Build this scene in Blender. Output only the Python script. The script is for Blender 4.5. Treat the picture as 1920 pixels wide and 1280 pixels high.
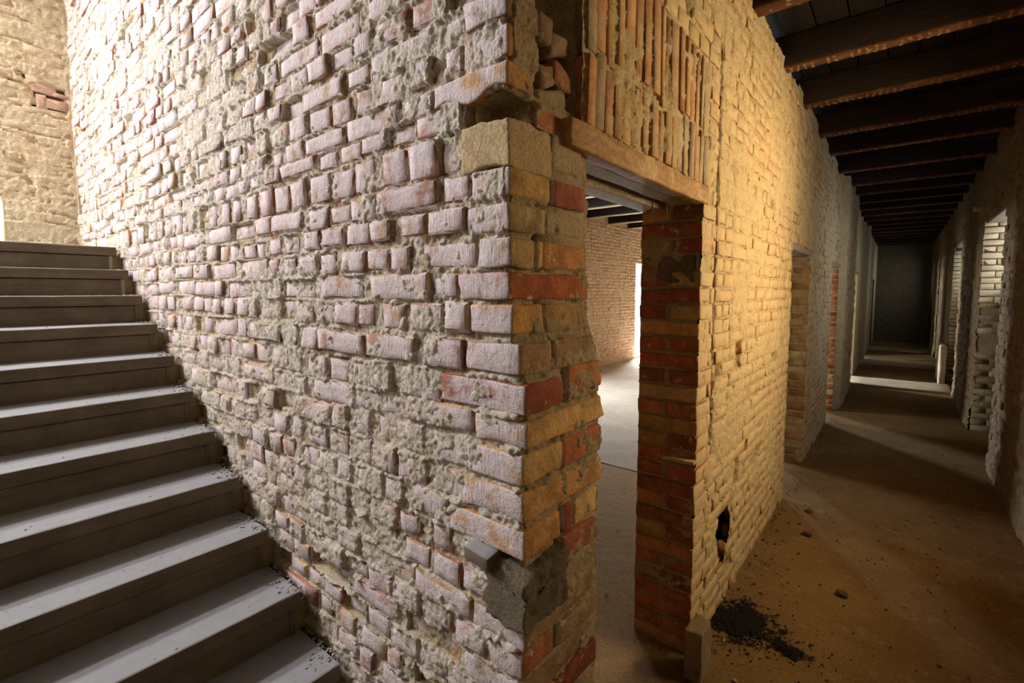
import bpy, math, random
import numpy as np
from mathutils import Vector, Matrix

for o in list(bpy.data.objects):
    bpy.data.objects.remove(o, do_unlink=True)
SC = bpy.context.scene
COL = SC.collection
PI = math.pi

# ------------------------------------------------------------------ camera
EYE = 1.74
YAW, PITCH = math.radians(38.95), math.radians(4.32)
FPX, PX, PY = 900.0, 960.0, 614.6
CAM = np.array([0.70255, -0.88506, EYE])
_cy, _sy, _cp, _sp = math.cos(YAW), math.sin(YAW), math.cos(PITCH), math.sin(PITCH)
FW = np.array([-_sy*_cp, _cy*_cp, -_sp])
RT = np.array([_cy, _sy, 0.0])
UP = np.cross(RT, FW)
cd = bpy.data.cameras.new('camera')
cam = bpy.data.objects.new('camera', cd)
COL.objects.link(cam)
cam.matrix_world = Matrix(((RT[0], UP[0], -FW[0], CAM[0]), (RT[1], UP[1], -FW[1], CAM[1]),
                           (RT[2], UP[2], -FW[2], CAM[2]), (0, 0, 0, 1)))
cd.sensor_width = 36.0
cd.lens = FPX/1920*36.0
cd.shift_y = -(640-PY)/1920.0
cd.clip_start = 0.02
cd.clip_end = 200
SC.camera = cam

# ------------------------------------------------------------------ world, daylight, exposure
w = bpy.data.worlds.new('overcast_sky')
SC.world = w
w.use_nodes = True
bg = w.node_tree.nodes['Background']
bg.inputs[0].default_value = (0.86, 0.93, 1.0, 1)
bg.inputs[1].default_value = 1.2

def area(name, loc, target, sx, sy, power, color):
    l = bpy.data.lights.new(name, 'AREA')
    l.shape = 'RECTANGLE'; l.size = sx; l.size_y = sy
    l.energy = power; l.color = color
    o = bpy.data.objects.new(name, l)
    COL.objects.link(o)
    o.location = loc
    d = Vector(target)-Vector(loc)
    o.rotation_euler = d.to_track_quat('-Z', 'Y').to_euler()
    return o

WIN_Y = [2.3, 6.53, 10.8, 15.05, 19.3]         # window recesses of the corridor
area('daylight_stair', (-4.46, -2.2, 4.92), (-4.46, -2.2, 0), 0.32, 1.3, 330, (0.90, 0.93, 1.0))
area('daylight_stair_window', (-4.99, -2.1, 4.34), (0, -2.1, 4.34), 1.3, 0.62, 740, (0.88, 0.92, 1.0))
area('daylight_stair_side', (-3.3, -3.44, 3.3), (-3.3, 0, 3.3), 0.75, 0.75, 105, (0.95, 0.95, 1.0))  # fill lamp added to brighten the landing wall, no window known there
area('daylight_landing', (-5.12, -0.95, 2.27), (0, -0.95, 2.27), 0.75, 0.38, 26, (0.92, 0.95, 1.0))
area('daylight_first_window', (1.98, 2.45, 2.2), (0, 2.5, 2.05), 1.4, 0.8, 88, (1.0, 0.77, 0.47))
for _i, _y in enumerate(WIN_Y[1:]):
    area('daylight_window', (1.98, _y, 2.2), (0, _y, 1.9), 1.5, 0.8, [17, 7, 6, 8][_i], [(0.92, 0.93, 0.96), (0.86, 0.94, 1.0)][_i > 0])
for _y, _p in ((11.5, 900), (15.6, 110), (6.0, 230)):
    area('daylight_room', (-4.9, _y, 1.35), (0, _y, 1.2), 1.3, 2.2, _p, (0.93, 0.96, 1.0))

SC.view_settings.view_transform = 'Standard'
SC.view_settings.look = 'None'
SC.view_settings.gamma = 1.0
SC.view_settings.use_curve_mapping = False
SC.view_settings.exposure = 0.0

# ------------------------------------------------------------------ noise in numpy
def _hash(ix, iy, iz, seed):
    with np.errstate(over='ignore'):
        h = (ix.astype(np.uint32)*np.uint32(374761393) + iy.astype(np.uint32)*np.uint32(668265263)
             + iz.astype(np.uint32)*np.uint32(2147483647) + np.uint32((seed*1274126177) & 0xffffffff))
        h = (h ^ (h >> np.uint32(13)))*np.uint32(1274126177)
        h = (h ^ (h >> np.uint32(16)))*np.uint32(2246822519)
        h = h ^ (h >> np.uint32(15))
    return h.astype(np.float64)/4294967295.0

def vn2(x, y, seed=0):
    x = np.asarray(x, float); y = np.asarray(y, float)
    xi = np.floor(x).astype(np.int64); yi = np.floor(y).astype(np.int64)
    fx = x-xi; fy = y-yi
    fx = fx*fx*(3-2*fx); fy = fy*fy*(3-2*fy)
    z = np.zeros_like(xi)
    a = _hash(xi, yi, z, seed); b = _hash(xi+1, yi, z, seed)
    c = _hash(xi, yi+1, z, seed); d = _hash(xi+1, yi+1, z, seed)
    return (a*(1-fx)+b*fx)*(1-fy)+(c*(1-fx)+d*fx)*fy

def fbm(x, y, octs=4, seed=0, gain=0.5):
    t = 0.0; a = 1.0; s = 0.0; f = 1.0
    for k in range(octs):
        t = t+a*(vn2(x*f, y*f, seed+k*17)*2-1); s += a; a *= gain; f *= 2.03
    return t/s

def sstep(a, b, x):
    t = np.clip((x-a)/(b-a), 0, 1)
    return t*t*(3-2*t)

# ------------------------------------------------------------------ mesh helpers
def mesh_np(name, V, Q, mats, col=None, smooth=True, mat_idx=None, flat_from=None):
    """Quads Q (M,4); a repeated last index marks a triangle."""
    V = np.ascontiguousarray(V, dtype=np.float32); Q = np.asarray(Q, dtype=np.int32)
    me = bpy.data.meshes.new(name)
    me.vertices.add(len(V)); me.vertices.foreach_set('co', V.ravel())
    tri = Q[:, 3] == Q[:, 2]
    tot = np.where(tri, 3, 4)
    start = np.concatenate(([0], np.cumsum(tot)[:-1])).astype(np.int32)
    keep = np.ones(Q.shape, bool); keep[tri, 3] = False
    idx = Q[keep]
    me.loops.add(len(idx)); me.loops.foreach_set('vertex_index', idx.astype(np.int32))
    me.polygons.add(len(Q)); me.polygons.foreach_set('loop_start', start)
    sm = np.full(len(Q), smooth, bool)
    if flat_from is not None: sm[flat_from] = False
    me.polygons.foreach_set('use_smooth', sm)
    for m in (mats if isinstance(mats, (list, tuple)) else [mats]):
        me.materials.append(m)
    if mat_idx is not None:
        me.polygons.foreach_set('material_index', np.asarray(mat_idx, np.int32))
    if col is not None:
        at = me.attributes.new('col', 'FLOAT_COLOR', 'POINT')
        c = np.ones((len(V), 4), np.float32); c[:, :3] = col
        at.data.foreach_set('color', c.ravel())
    me.update(calc_edges=True)
    return me

def obj(name, me, parent=None, loc=None):
    o = bpy.data.objects.new(name, me)
    COL.objects.link(o)
    if parent is not None:
        o.parent = parent
    if loc is not None:
        o.location = loc
    return o

def tag(o, label=None, cat=None, group=None, kind=None):
    if label: o['label'] = label
    if cat: o['category'] = cat
    if group: o['group'] = group
    if kind: o['kind'] = kind
    return o

class MB:
    """Collects quads, boxes and slabs into one mesh."""
    def __init__(self):
        self.V = []; self.Q = []; self.C = []; self.n = 0
    def add(self, V, Q, col=(0.5, 0.5, 0.5)):
        V = np.asarray(V, float)
        self.V.append(V); self.Q.append(np.asarray(Q, int)+self.n)
        col = np.asarray(col, float)
        self.C.append(col if col.ndim == 2 else np.tile(col, (len(V), 1))); self.n += len(V)
    def box(self, x0, x1, y0, y1, z0, z1, col=(0.5, 0.5, 0.5)):
        V = [(x, y, z) for z in (z0, z1) for y in (y0, y1) for x in (x0, x1)]
        Q = [(0, 2, 3, 1), (4, 5, 7, 6), (0, 1, 5, 4), (2, 6, 7, 3), (0, 4, 6, 2), (1, 3, 7, 5)]
        self.add(V, Q, col)
    def quad(self, a, b, c, d, col=(0.5, 0.5, 0.5)):
        self.add([a, b, c, d], [(0, 1, 2, 3)], col)
    def mesh(self, name, mats, smooth=False):
        return mesh_np(name, np.concatenate(self.V), np.concatenate(self.Q), mats, np.concatenate(self.C), smooth)

def rbox(dx, dy, dz, r, seed, nx=2, ny=2, nz=2, rough=0.004, freq=18, chip=0.0):
    """Closed rounded block centred at the origin, its faces made uneven."""
    def lines(h, n):
        rr = min(r, h*0.45)
        return np.concatenate(([-h], np.linspace(-h+rr, h-rr, n+1), [h]))
    L = [lines(dx/2, nx), lines(dy/2, ny), lines(dz/2, nz)]
    H = np.array([dx/2, dy/2, dz/2])
    idx = {}; V = []; Q = []
    def vid(p):
        k = tuple(np.round(p, 7))
        if k not in idx:
            idx[k] = len(V); V.append(p)
        return idx[k]
    for ax in range(3):
        u, v = (ax+1) % 3, (ax+2) % 3
        for sgn in (-1, 1):
            for i in range(len(L[u])-1):
                for j in range(len(L[v])-1):
                    q = []
                    for a, b in ((i, j), (i+1, j), (i+1, j+1), (i, j+1)):
                        p = np.zeros(3); p[ax] = sgn*H[ax]; p[u] = L[u][a]; p[v] = L[v][b]
                        q.append(vid(p))
                    Q.append(q if sgn > 0 else q[::-1])
    V = np.array(V)
    rr = np.minimum(r, H*0.45)
    inner = np.clip(V, -(H-rr), H-rr)
    dlt = V-inner
    ln = np.linalg.norm(dlt/rr, axis=1, keepdims=True)
    V = np.where(ln > 1e-6, inner+dlt/np.maximum(ln, 1e-6), V)
    s = seed*7.31
    nrm = V/H
    nz_ = np.stack([fbm(V[:, 1]*freq+s+k*9.1, V[:, 2]*freq+V[:, 0]*freq*0.8+s*1.7+k*3.3, 3, seed+k) for k in range(3)], 1)
    V = V+nz_*rough
    if chip > 0:
        c = fbm(V[:, 0]*freq*0.6+V[:, 2]*5+s, V[:, 1]*freq*0.6+V[:, 2]*9-s, 2, seed+5)
        edge = np.sort(np.abs(nrm), axis=1)[:, 1]
        V = V*(1-chip*np.clip(c-0.05, 0, 1)*sstep(0.6, 1, edge))[:, None]
    return V, np.array(Q)

def brick_front(wd, ht, depth, c, nx, nz, seed, rough=0.0025, jit=0.003):
    """One brick in wall coordinates (along, up, out); its face is uneven and its arris worn."""
    rs = np.random.RandomState(seed & 0x7fffffff)
    sx = np.linspace(c, wd-c, nx+1); sz = np.linspace(c, ht-c, nz+1)
    G = np.array([(a, b, 0.0) for b in sz for a in sx])
    G[:, 2] += rough*fbm(G[:, 0]*22+seed % 997, G[:, 1]*22+seed % 613, 2, seed & 1023)
    tilt = rs.uniform(-1, 1, 2)*0.003
    G[:, 2] += tilt[0]*(G[:, 0]/wd-.5)*2+tilt[1]*(G[:, 1]/ht-.5)*2
    # boundary indices of the grid, counter-clockwise
    n1 = nx+1
    bd = [i for i in range(nx)]+[nx+n1*j for j in range(nz)]+[n1*nz+nx-i for i in range(nx)]+[n1*(nz-j) for j in range(nz)]
    P = G[bd].copy()
    ctr = np.array([wd/2, ht/2])
    full = np.array([[wd/2, ht/2]])
    rel = (P[:, :2]-ctr)/np.array([wd/2-c, ht/2-c])
    P[:, :2] = ctr+rel*full
    P[:, :2] += rs.uniform(-1, 1, (len(bd), 2))*jit
    P[:, 2] += -c*rs.uniform(0.7, 1.6, len(bd))
    for k in range(len(bd)):
        if rs.rand() < 0.10:
            P[k, 2] -= rs.uniform(0.004, 0.014)
            P[k, :2] = ctr+(P[k, :2]-ctr)*rs.uniform(.86, .96)
    B = P.copy(); B[:, 2] = -depth
    V = np.concatenate([G, P, B])
    Q = []
    for j in range(nz):
        for i in range(nx):
            a = j*n1+i
            Q.append((a, a+1, a+1+n1, a+n1))
    ng = len(G); nb = len(bd)
    for k in range(nb):
        k2 = (k+1) % nb
        Q.append((bd[k], ng+k, ng+k2, bd[k2]))
        Q.append((ng+k, ng+nb+k, ng+nb+k2, ng+k2))
    return V, np.array(Q)

def n_front(nx, nz):
    return nx*nz

class Frame:
    """A wall face: origin, direction along, outward normal. Up is +z."""
    def __init__(self, O, S, N):
        self.O = np.array(O, float); self.S = np.array(S, float); self.N = np.array(N, float)
        self.flip = np.dot(np.cross(self.S, (0, 0, 1.0)), self.N) < 0
    def w(self, s, z, n):
        s = np.asarray(s, float)[..., None]; z = np.asarray(z, float)[..., None]; n = np.asarray(n, float)[..., None]
        return self.O+s*self.S+z*np.array([0, 0, 1.0])+n*self.N
    def q(self, Q):
        return Q[:, ::-1] if self.flip else Q

def seen_area(P):
    """Picture area in square pixels of a quad of world points; 0 when out of the frame."""
    d = P-CAM
    z = d @ FW
    if z.min() < 0.1:
        return 0.0
    u = PX+FPX*(d @ RT)/z; v = PY-FPX*(d @ UP)/z
    if u.mean() < -20 or u.mean() > 1940 or v.mean() < -15 or v.mean() > 1295:
        return 0.0
    return 0.5*abs(np.dot(u, np.roll(v, -1))-np.dot(v, np.roll(u, -1)))

RNG = random.Random(11)
def jitter_col(c, a=0.12, rng=RNG):
    k = 1+rng.uniform(-a, a)
    return tuple(max(0.01, x*k*(1+rng.uniform(-a, a)*0.35)) for x in c)

# ------------------------------------------------------------------ brickwork
def fill(s0, s1, kind, rng, joint=0.011, wide=0.0):
    """Brick intervals from s0 to s1. kind: 'h' headers, 's' stretchers, 'm' mixed."""
    out = []; s = s0
    while s < s1-0.03:
        if kind == 'h': L = 0.132
        elif kind == 's': L = 0.275
        else: L = 0.275 if rng.random() < 0.35 else 0.132
        L *= rng.uniform(0.93, 1.07)
        e = s+L
        if s1-e < 0.05:
            e = s1
            if e-s > 0.33: e = s+(s1-s)/2
        wd_ = rng.uniform(0.015, 0.045) if rng.random() < wide and e < s1-0.02 else 0
        out.append((s+joint/2*rng.uniform(.5, 1.5), min(e, s1)-joint/2*rng.uniform(.5, 1.5)-wd_))
        s = e
    return out

def lay(courses, spans, rng, palette, blocked=(), kinds='hm', drop=0.0, dstd=0.0035, wave=0.004, seed=0, zjit=0.0025, wide=0.0):
    """Bricks as dicts over the courses [(z0,z1)] and the spans(zmid, k) -> [(s0,s1)]."""
    out = []
    for k, (z0, z1) in enumerate(courses):
        kd = kinds[k % len(kinds)]
        for (a, b) in spans((z0+z1)/2, k):
            for (s0, s1) in fill(a, b, kd, rng, wide=wide):
                if s1-s0 < 0.025: continue
                sm, zm = (s0+s1)/2, (z0+z1)/2
                if any(q[0] < sm < q[1] and q[2] < zm < q[3] for q in blocked): continue
                dz = wave*float(fbm(np.array(sm*1.3), np.array(k*0.7), 2, seed))
                d = rng.gauss(0, dstd)
                if rng.random() < drop: d -= rng.uniform(0.012, 0.03)
                out.append(dict(s0=s0, s1=s1, z0=z0+dz+rng.uniform(-1, 1)*zjit, z1=z1+dz+rng.uniform(-1, 1)*zjit,
                                d=d, col=jitter_col(rng.choice(palette), 0.16, rng)))
    return out

def heights(sa, za, bricks, seed, joint=-0.010, rough=0.006, film=0.0, filmthr=0.15, ledge=0.006, under=-0.008, lf=3.0, grain=0.0):
    """Height of the mortar over a grid: joints sunk, smears over the bricks, drips on the ledges."""
    S, Z = np.meshgrid(sa, za, indexing='ij')
    f1 = fbm(S*28, Z*34, 4, seed+1, 0.6)
    f2 = fbm(S*9, Z*11, 3, seed+2)
    f3 = fbm(S*lf, Z*lf, 2, seed+3)
    f4 = fbm(S*75, Z*75, 2, seed+4)
    h = joint+rough*(0.9*f1+0.7*f2+0.45*f4)+0.004*f3
    g5 = grain*fbm(S*170, Z*170, 2, seed+5) if grain else 0.0
    if callable(film): film = film(S)
    m = sstep(filmthr-0.12, filmthr+0.12, f3*0.9+f2*0.65+f1*0.35+film)
    for b in bricks:
        i0, i1 = np.searchsorted(sa, (b['s0'], b['s1'])); j0, j1 = np.searchsorted(za, (b['z0'], b['z1']))
        if i1 <= i0 or j1 <= j0: continue
        sl = (slice(i0, i1), slice(j0, j1))
        mm = m[sl]
        h[sl] = b['d']+under*(1-mm)+mm*(0.0015+0.006*f1[sl]+0.0045*f4[sl])
        jt = np.searchsorted(za, b['z1']+0.012)
        if jt > j1:
            s2 = (slice(i0, i1), slice(j1, jt))
            h[s2] += ledge*np.clip(f2[s2]+0.25+0.5*f1[s2], 0, 1)*1.6
    return S, Z, h+g5, f1, f2, f3

def sheet(fr, S, Z, h, keep=None, wash=None):
    """Vertices and quads of a height sheet in wall frame fr; keep is a cell mask."""
    ns, nz = S.shape
    V = fr.w(S, Z, h).reshape(-1, 3)
    I = np.arange(ns*nz).reshape(ns, nz)
    Q = np.stack([I[:-1, :-1], I[1:, :-1], I[1:, 1:], I[:-1, 1:]], -1)
    Q = Q[keep] if keep is not None else Q.reshape(-1, 4)
    Q = fr.q(Q.reshape(-1, 4))
    used = np.unique(Q)
    mp = np.full(len(V), -1); mp[used] = np.arange(len(used))
    if wash is not None:
        wv = np.repeat(wash.reshape(-1)[used][:, None], 3, 1)
        return V[used], mp[Q], wv
    return V[used], mp[Q]

def place_bricks(fr, bricks, mat, parent, limit=300, near=2.2, depth=0.06, stuff_name='bricks', seed=0, chamf=(0.004, 0.009)):
    """The bricks that show largest become parts named brick; all others are one stuff part."""
    for b in bricks:
        P = fr.w(np.array([b['s0'], b['s1'], b['s1'], b['s0']]), np.array([b['z0'], b['z0'], b['z1'], b['z1']]), np.zeros(4))
        b['area'] = seen_area(P) if limit else 0.0
        b['dist'] = float(np.linalg.norm(P.mean(0)-CAM))
    order = sorted(range(len(bricks)), key=lambda i: -bricks[i]['area'])
    mb = MB(); nst = 0
    for r, i in enumerate(order):
        b = bricks[i]
        wd, ht = b['s1']-b['s0'], b['z1']-b['z0']
        single = r < limit and b['area'] > 25
        close = b['dist'] < near
        nx = (max(3, round(wd/0.032)) if close else max(1, round(wd/0.085)))
        nz = 3 if close else 1
        rs = random.Random(seed*7919+i)
        V, Q = brick_front(wd, ht, b.get('depth', depth), rs.uniform(*chamf)*(0.5 if b.get('straight') else 1), nx, nz, seed*1009+i*13+5,
                           rough=0.0035 if close else 0.002)
        # a slight turn in the plane of the wall
        a = rs.gauss(0, 0.012) if not b.get('straight') else 0
        cs, cz = wd/2, ht/2
        x = V[:, 0]-cs; z = V[:, 1]-cz
        V[:, 0] = cs+x*math.cos(a)-z*math.sin(a); V[:, 1] = cz+x*math.sin(a)+z*math.cos(a)
        W = fr.w(V[:, 0]+b['s0'], V[:, 1]+b['z0'], V[:, 2]+b['d'])
        Q = fr.q(Q)
        if single:
            c = W.mean(0)
            obj('brick', mesh_np('brick', W-c, Q, mat, b['col'], flat_from=slice(nx*nz, None)), parent, c)
        else:
            mb.add(W, Q, b['col']); nst += 1
    if nst:
        o = obj(stuff_name, mb.mesh(stuff_name, mat, smooth=True), parent)
        o['kind'] = 'stuff'

# ------------------------------------------------------------------ materials
class NT:
    def __init__(self, name, rough=0.9, spec=0.25):
        m = bpy.data.materials.new(name); m.use_nodes = True
        self.m = m; self.t = m.node_tree; self.n = self.t.nodes; self.l = self.t.links
        self.b = self.n['Principled BSDF']
        self.b.inputs['Roughness'].default_value = rough
        self.b.inputs['Specular IOR Level'].default_value = spec
        g = self.n.new('ShaderNodeNewGeometry'); self.pos = g.outputs['Position']; self.nrm = g.outputs['Normal']
    def mapped(self, sx, sy, sz):
        v = self.n.new('ShaderNodeVectorMath'); v.operation = 'MULTIPLY'
        self.l.new(self.pos, v.inputs[0]); v.inputs[1].default_value = (sx, sy, sz)
        return v.outputs[0]
    def noise(self, scale, detail=4, rough=0.6, vec=None, dist=0.0):
        n = self.n.new('ShaderNodeTexNoise')
        n.inputs['Scale'].default_value = scale; n.inputs['Detail'].default_value = detail
        n.inputs['Roughness'].default_value = rough; n.inputs['Distortion'].default_value = dist
        self.l.new(vec if vec is not None else self.pos, n.inputs['Vector'])
        return n.outputs['Fac']
    def ramp(self, fac, a, b, lo=0.0, hi=1.0):
        r = self.n.new('ShaderNodeMapRange'); r.interpolation_type = 'SMOOTHSTEP'
        self.l.new(fac, r.inputs[0])
        r.inputs[1].default_value = a; r.inputs[2].default_value = b
        r.inputs[3].default_value = lo; r.inputs[4].default_value = hi
        return r.outputs[0]
    def math(self, op, a, b=None):
        m = self.n.new('ShaderNodeMath'); m.operation = op
        for k, x in enumerate((a, b)):
            if x is None: continue
            if isinstance(x, (int, float)): m.inputs[k].default_value = x
            else: self.l.new(x, m.inputs[k])
        return m.outputs[0]
    def mix(self, fac, a, b, mode='MIX'):
        m = self.n.new('ShaderNodeMix'); m.data_type = 'RGBA'; m.blend_type = mode
        if isinstance(fac, (int, float)): m.inputs[0].default_value = fac
        else: self.l.new(fac, m.inputs[0])
        for k, x in ((6, a), (7, b)):
            if isinstance(x, (tuple, list)): m.inputs[k].default_value = (*x, 1)
            else: self.l.new(x, m.inputs[k])
        return m.outputs[2]
    def val(self, col, fac, lo, hi, a=0.3, b=0.7):
        """Multiply a colour by lo..hi over a noise."""
        r = self.ramp(fac, a, b, lo, hi)
        v = self.n.new('ShaderNodeVectorMath'); v.operation = 'SCALE'
        self.l.new(col, v.inputs[0]); self.l.new(r, v.inputs['Scale'])
        return v.outputs[0]
    def col(self):
        a = self.n.new('ShaderNodeAttribute'); a.attribute_name = 'col'
        return a.outputs['Color']
    def facing(self, d, a=0.45, b=0.8):
        v = self.n.new('ShaderNodeVectorMath'); v.operation = 'DOT_PRODUCT'
        self.l.new(self.nrm, v.inputs[0]); v.inputs[1].default_value = d
        return self.ramp(v.outputs['Value'], a, b)
    def bump(self, fac, strength, dist, prev=None):
        b = self.n.new('ShaderNodeBump'); b.inputs['Strength'].default_value = strength; b.inputs['Distance'].default_value = dist
        self.l.new(fac, b.inputs['Height'])
        if prev is not None: self.l.new(prev, b.inputs['Normal'])
        return b.outputs[0]
    def out(self, col, bump=None):
        if isinstance(col, tuple): self.b.inputs['Base Color'].default_value = (*col, 1)
        else: self.l.new(col, self.b.inputs['Base Color'])
        if bump is not None: self.l.new(bump, self.b.inputs['Normal'])
        return self.m

def brick_mat(name, coat_dir=None, coat=(0.6, 0.55, 0.55), coat_amt=0.9, thr=(0.40, 0.56), mortar=(0.45, 0.40, 0.30), mthr=(0.58, 0.68)):
    t = NT(name)
    c = t.val(t.col(), t.noise(16, 5), 0.72, 1.22)
    c = t.val(c, t.noise(140, 3), 0.82, 1.14)
    c = t.mix(t.ramp(t.noise(23, 6, 0.7), *mthr), c, mortar)
    if coat_dir is not None:
        f = t.math('MULTIPLY', t.facing(coat_dir), t.ramp(t.noise(11, 7, 0.65), thr[0], thr[1], 0.12, coat_amt))
        cc = t.val(t.mix(t.noise(30, 3), coat, tuple(x*y for x, y in zip(coat, (0.86, 0.80, 0.76)))), t.noise(200, 2), 0.86, 1.1)
        c = t.mix(f, c, cc)
    st = t.ramp(t.noise(1.0, 3, 0.6, t.mapped(150, 150, 6)), 0.32, 0.68)
    cm = t.ramp(t.noise(6, 3), 0.48, 0.62)
    if coat_dir is not None:
        cm = t.math('MULTIPLY', cm, t.facing(coat_dir))
    else:
        cm = t.math('MULTIPLY', cm, 0.3)
    st = t.math('MULTIPLY', st, cm)
    b = t.bump(st, 0.8, 0.0025)
    b = t.bump(t.noise(260, 4, 0.7), 0.6, 0.003, b)
    b = t.bump(t.noise(55, 6, 0.7), 0.8, 0.010, b)
    return t.out(c, b)

def mortar_mat(name, a, b_, wash=None, wash_dir=None, wthr=(0.42, 0.58), warm=None, bumps=1.0, proud=False):
    t = NT(name)
    c = t.mix(t.ramp(t.noise(7, 6, 0.65), 0.35, 0.65), a, b_)
    if warm is not None:
        c = t.mix(t.ramp(t.noise(3.1, 4), 0.52, 0.66), c, warm)
    if wash is not None:
        f = t.math('MULTIPLY', t.facing(wash_dir, 0.1, 0.7), t.ramp(t.noise(9, 6, 0.65), wthr[0], wthr[1], 0.35 if proud else 0.1, 0.92 if proud else 0.85))
        if proud:      # the brush met only the mortar that stands proud
            f = t.math('MULTIPLY', f, t.col())
        c = t.mix(f, c, wash)
    c = t.val(c, t.noise(120, 4, 0.7), 0.76, 1.2)
    b = t.bump(t.noise(330, 4, 0.75), 0.7*bumps, 0.004)
    b = t.bump(t.noise(90, 5, 0.7), 0.9*bumps, 0.010, b)
    return t.out(c, b)

M = {}
M['brick_stair'] = brick_mat('whitewashed_brick', (0, -1, 0), (0.70, 0.60, 0.595), 0.94, (0.345, 0.51), (0.60, 0.47, 0.31))
M['mortar_stair'] = mortar_mat('stair_wall_mortar', (0.48, 0.36, 0.21), (0.40, 0.28, 0.14), (0.68, 0.585, 0.47), (0, -1, 0), (0.34, 0.50), warm=(0.48, 0.26, 0.11), proud=True)
M['brick_corr'] = brick_mat('ochre_washed_brick', (1, 0, 0), (0.66, 0.495, 0.255), 0.93, (0.31, 0.46), (0.56, 0.44, 0.24))
M['mortar_corr'] = mortar_mat('corridor_mortar', (0.40, 0.27, 0.12), (0.34, 0.22, 0.09), (0.66, 0.50, 0.26), (1, 0, 0), (0.34, 0.50), proud=True)
M['mortar_far'] = mortar_mat('far_corridor_mortar', (0.52, 0.42, 0.25), (0.44, 0.35, 0.20), (0.58, 0.46, 0.27), (1, 0, 0))
M['brick_far'] = brick_mat('far_corridor_brick', (1, 0, 0), (0.58, 0.45, 0.26), 0.9, (0.36, 0.54), (0.5, 0.40, 0.24))
M['brick_soldier'] = brick_mat('upright_ochre_brick', (1, 0, 0), (0.58, 0.42, 0.21), 0.75, (0.40, 0.60), (0.50, 0.40, 0.22))
M['brick_reveal'] = brick_mat('cream_reveal_brick', (0, -1, 0), (0.60, 0.51, 0.33), 0.92, (0.30, 0.45), (0.5, 0.42, 0.26))
M['mortar_reveal'] = mortar_mat('cream_reveal_mortar', (0.54, 0.45, 0.29), (0.46, 0.38, 0.23))
M['brick_raw'] = brick_mat('raw_brick')
M['brick_dark'] = brick_mat('dark_red_brick', mortar=(0.30, 0.25, 0.17), mthr=(0.60, 0.72))
M['mortar_raw'] = mortar_mat('raw_mortar', (0.47, 0.345, 0.19), (0.37, 0.265, 0.14))
M['mortar_patch'] = mortar_mat('patch_mortar', (0.74, 0.52, 0.28), (0.62, 0.43, 0.22), bumps=1.2)
M['mortar_dark'] = mortar_mat('block_mortar', (0.26, 0.20, 0.125), (0.19, 0.145, 0.09), bumps=1.4)
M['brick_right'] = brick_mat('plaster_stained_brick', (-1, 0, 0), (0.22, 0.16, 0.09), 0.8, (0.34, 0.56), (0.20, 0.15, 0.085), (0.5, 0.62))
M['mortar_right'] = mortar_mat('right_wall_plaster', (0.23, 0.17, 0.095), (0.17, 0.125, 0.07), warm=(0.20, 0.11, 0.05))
M['plaster_end'] = mortar_mat('landing_wall_plaster', (0.68, 0.56, 0.37), (0.60, 0.49, 0.31), warm=(0.64, 0.50, 0.31), bumps=0.7)
M['brick_end'] = brick_mat('landing_wall_brick', (1, 0, 0), (0.54, 0.44, 0.28), 0.85, (0.28, 0.46))
M['brick_room'] = brick_mat('pale_room_brick', (1, 0, 0), (0.62, 0.42, 0.28), 0.85, (0.36, 0.56), (0.5, 0.38, 0.25))
M['mortar_room'] = mortar_mat('room_wall_mortar', (0.55, 0.40, 0.27), (0.48, 0.34, 0.22))

def concrete_mat():
    t = NT('stair_concrete', 0.85, 0.3)
    c = t.mix(t.ramp(t.noise(4, 6, 0.65), 0.35, 0.65), (0.175, 0.135, 0.088), (0.125, 0.094, 0.058))
    c = t.val(c, t.noise(1.0, 4, 0.6, t.mapped(30, 3, 40)), 0.88, 1.1)
    c = t.mix(t.ramp(t.noise(60, 4, 0.7), 0.62, 0.72), c, (0.22, 0.19, 0.15))
    up = t.facing((0, 0, 1), 0.6, 0.95)
    dust = t.mix(t.noise(25, 4), (0.31, 0.31, 0.325), (0.24, 0.24, 0.25))
    dust = t.mix(t.ramp(t.noise(85, 3, 0.6), 0.66, 0.72), dust, (0.10, 0.085, 0.07))
    c = t.mix(t.math('MULTIPLY', up, 0.75), c, dust)
    b = t.bump(t.noise(220, 4, 0.7), 0.3, 0.002)
    b = t.bump(t.noise(30, 4, 0.6), 0.35, 0.004, b)
    return t.out(c, b)
M['concrete'] = concrete_mat()

def floor_mat(name, a, b_, c_, inner=None):
    t = NT(name, 0.9, 0.15)
    c = t.mix(t.ramp(t.noise(1.6, 6, 0.6), 0.35, 0.65), a, b_)
    c = t.mix(t.ramp(t.noise(9, 6, 0.7), 0.52, 0.70), c, c_)
    if inner is not None:      # paler tone on the room side of the doorway
        sp = t.n.new('ShaderNodeSeparateXYZ'); t.l.new(t.pos, sp.inputs[0])
        xx = t.math('ADD', sp.outputs[0], t.math('MULTIPLY', t.noise(4, 4), 0.5))
        c = t.mix(t.ramp(xx, 0.30, -0.25), c, inner)
    c = t.val(c, t.noise(70, 5, 0.7), 0.78, 1.18)
    c = t.mix(t.ramp(t.noise(130, 2, 0.5), 0.70, 0.76), c, tuple(x*0.35 for x in b_))
    b = t.bump(t.noise(120, 5, 0.7), 0.5, 0.004)
    b = t.bump(t.noise(14, 5, 0.6), 0.5, 0.012, b)
    return t.out(c, b)
M['floor'] = floor_mat('dusty_floor', (0.215, 0.128, 0.045), (0.16, 0.092, 0.032), (0.24, 0.155, 0.062), (0.42, 0.285, 0.145))
M['floor_room'] = floor_mat('room_screed', (0.56, 0.49, 0.41), (0.48, 0.41, 0.33), (0.58, 0.52, 0.45))
M['threshold'] = floor_mat('threshold_concrete', (0.50, 0.42, 0.30), (0.40, 0.33, 0.22), (0.50, 0.44, 0.34))

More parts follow.
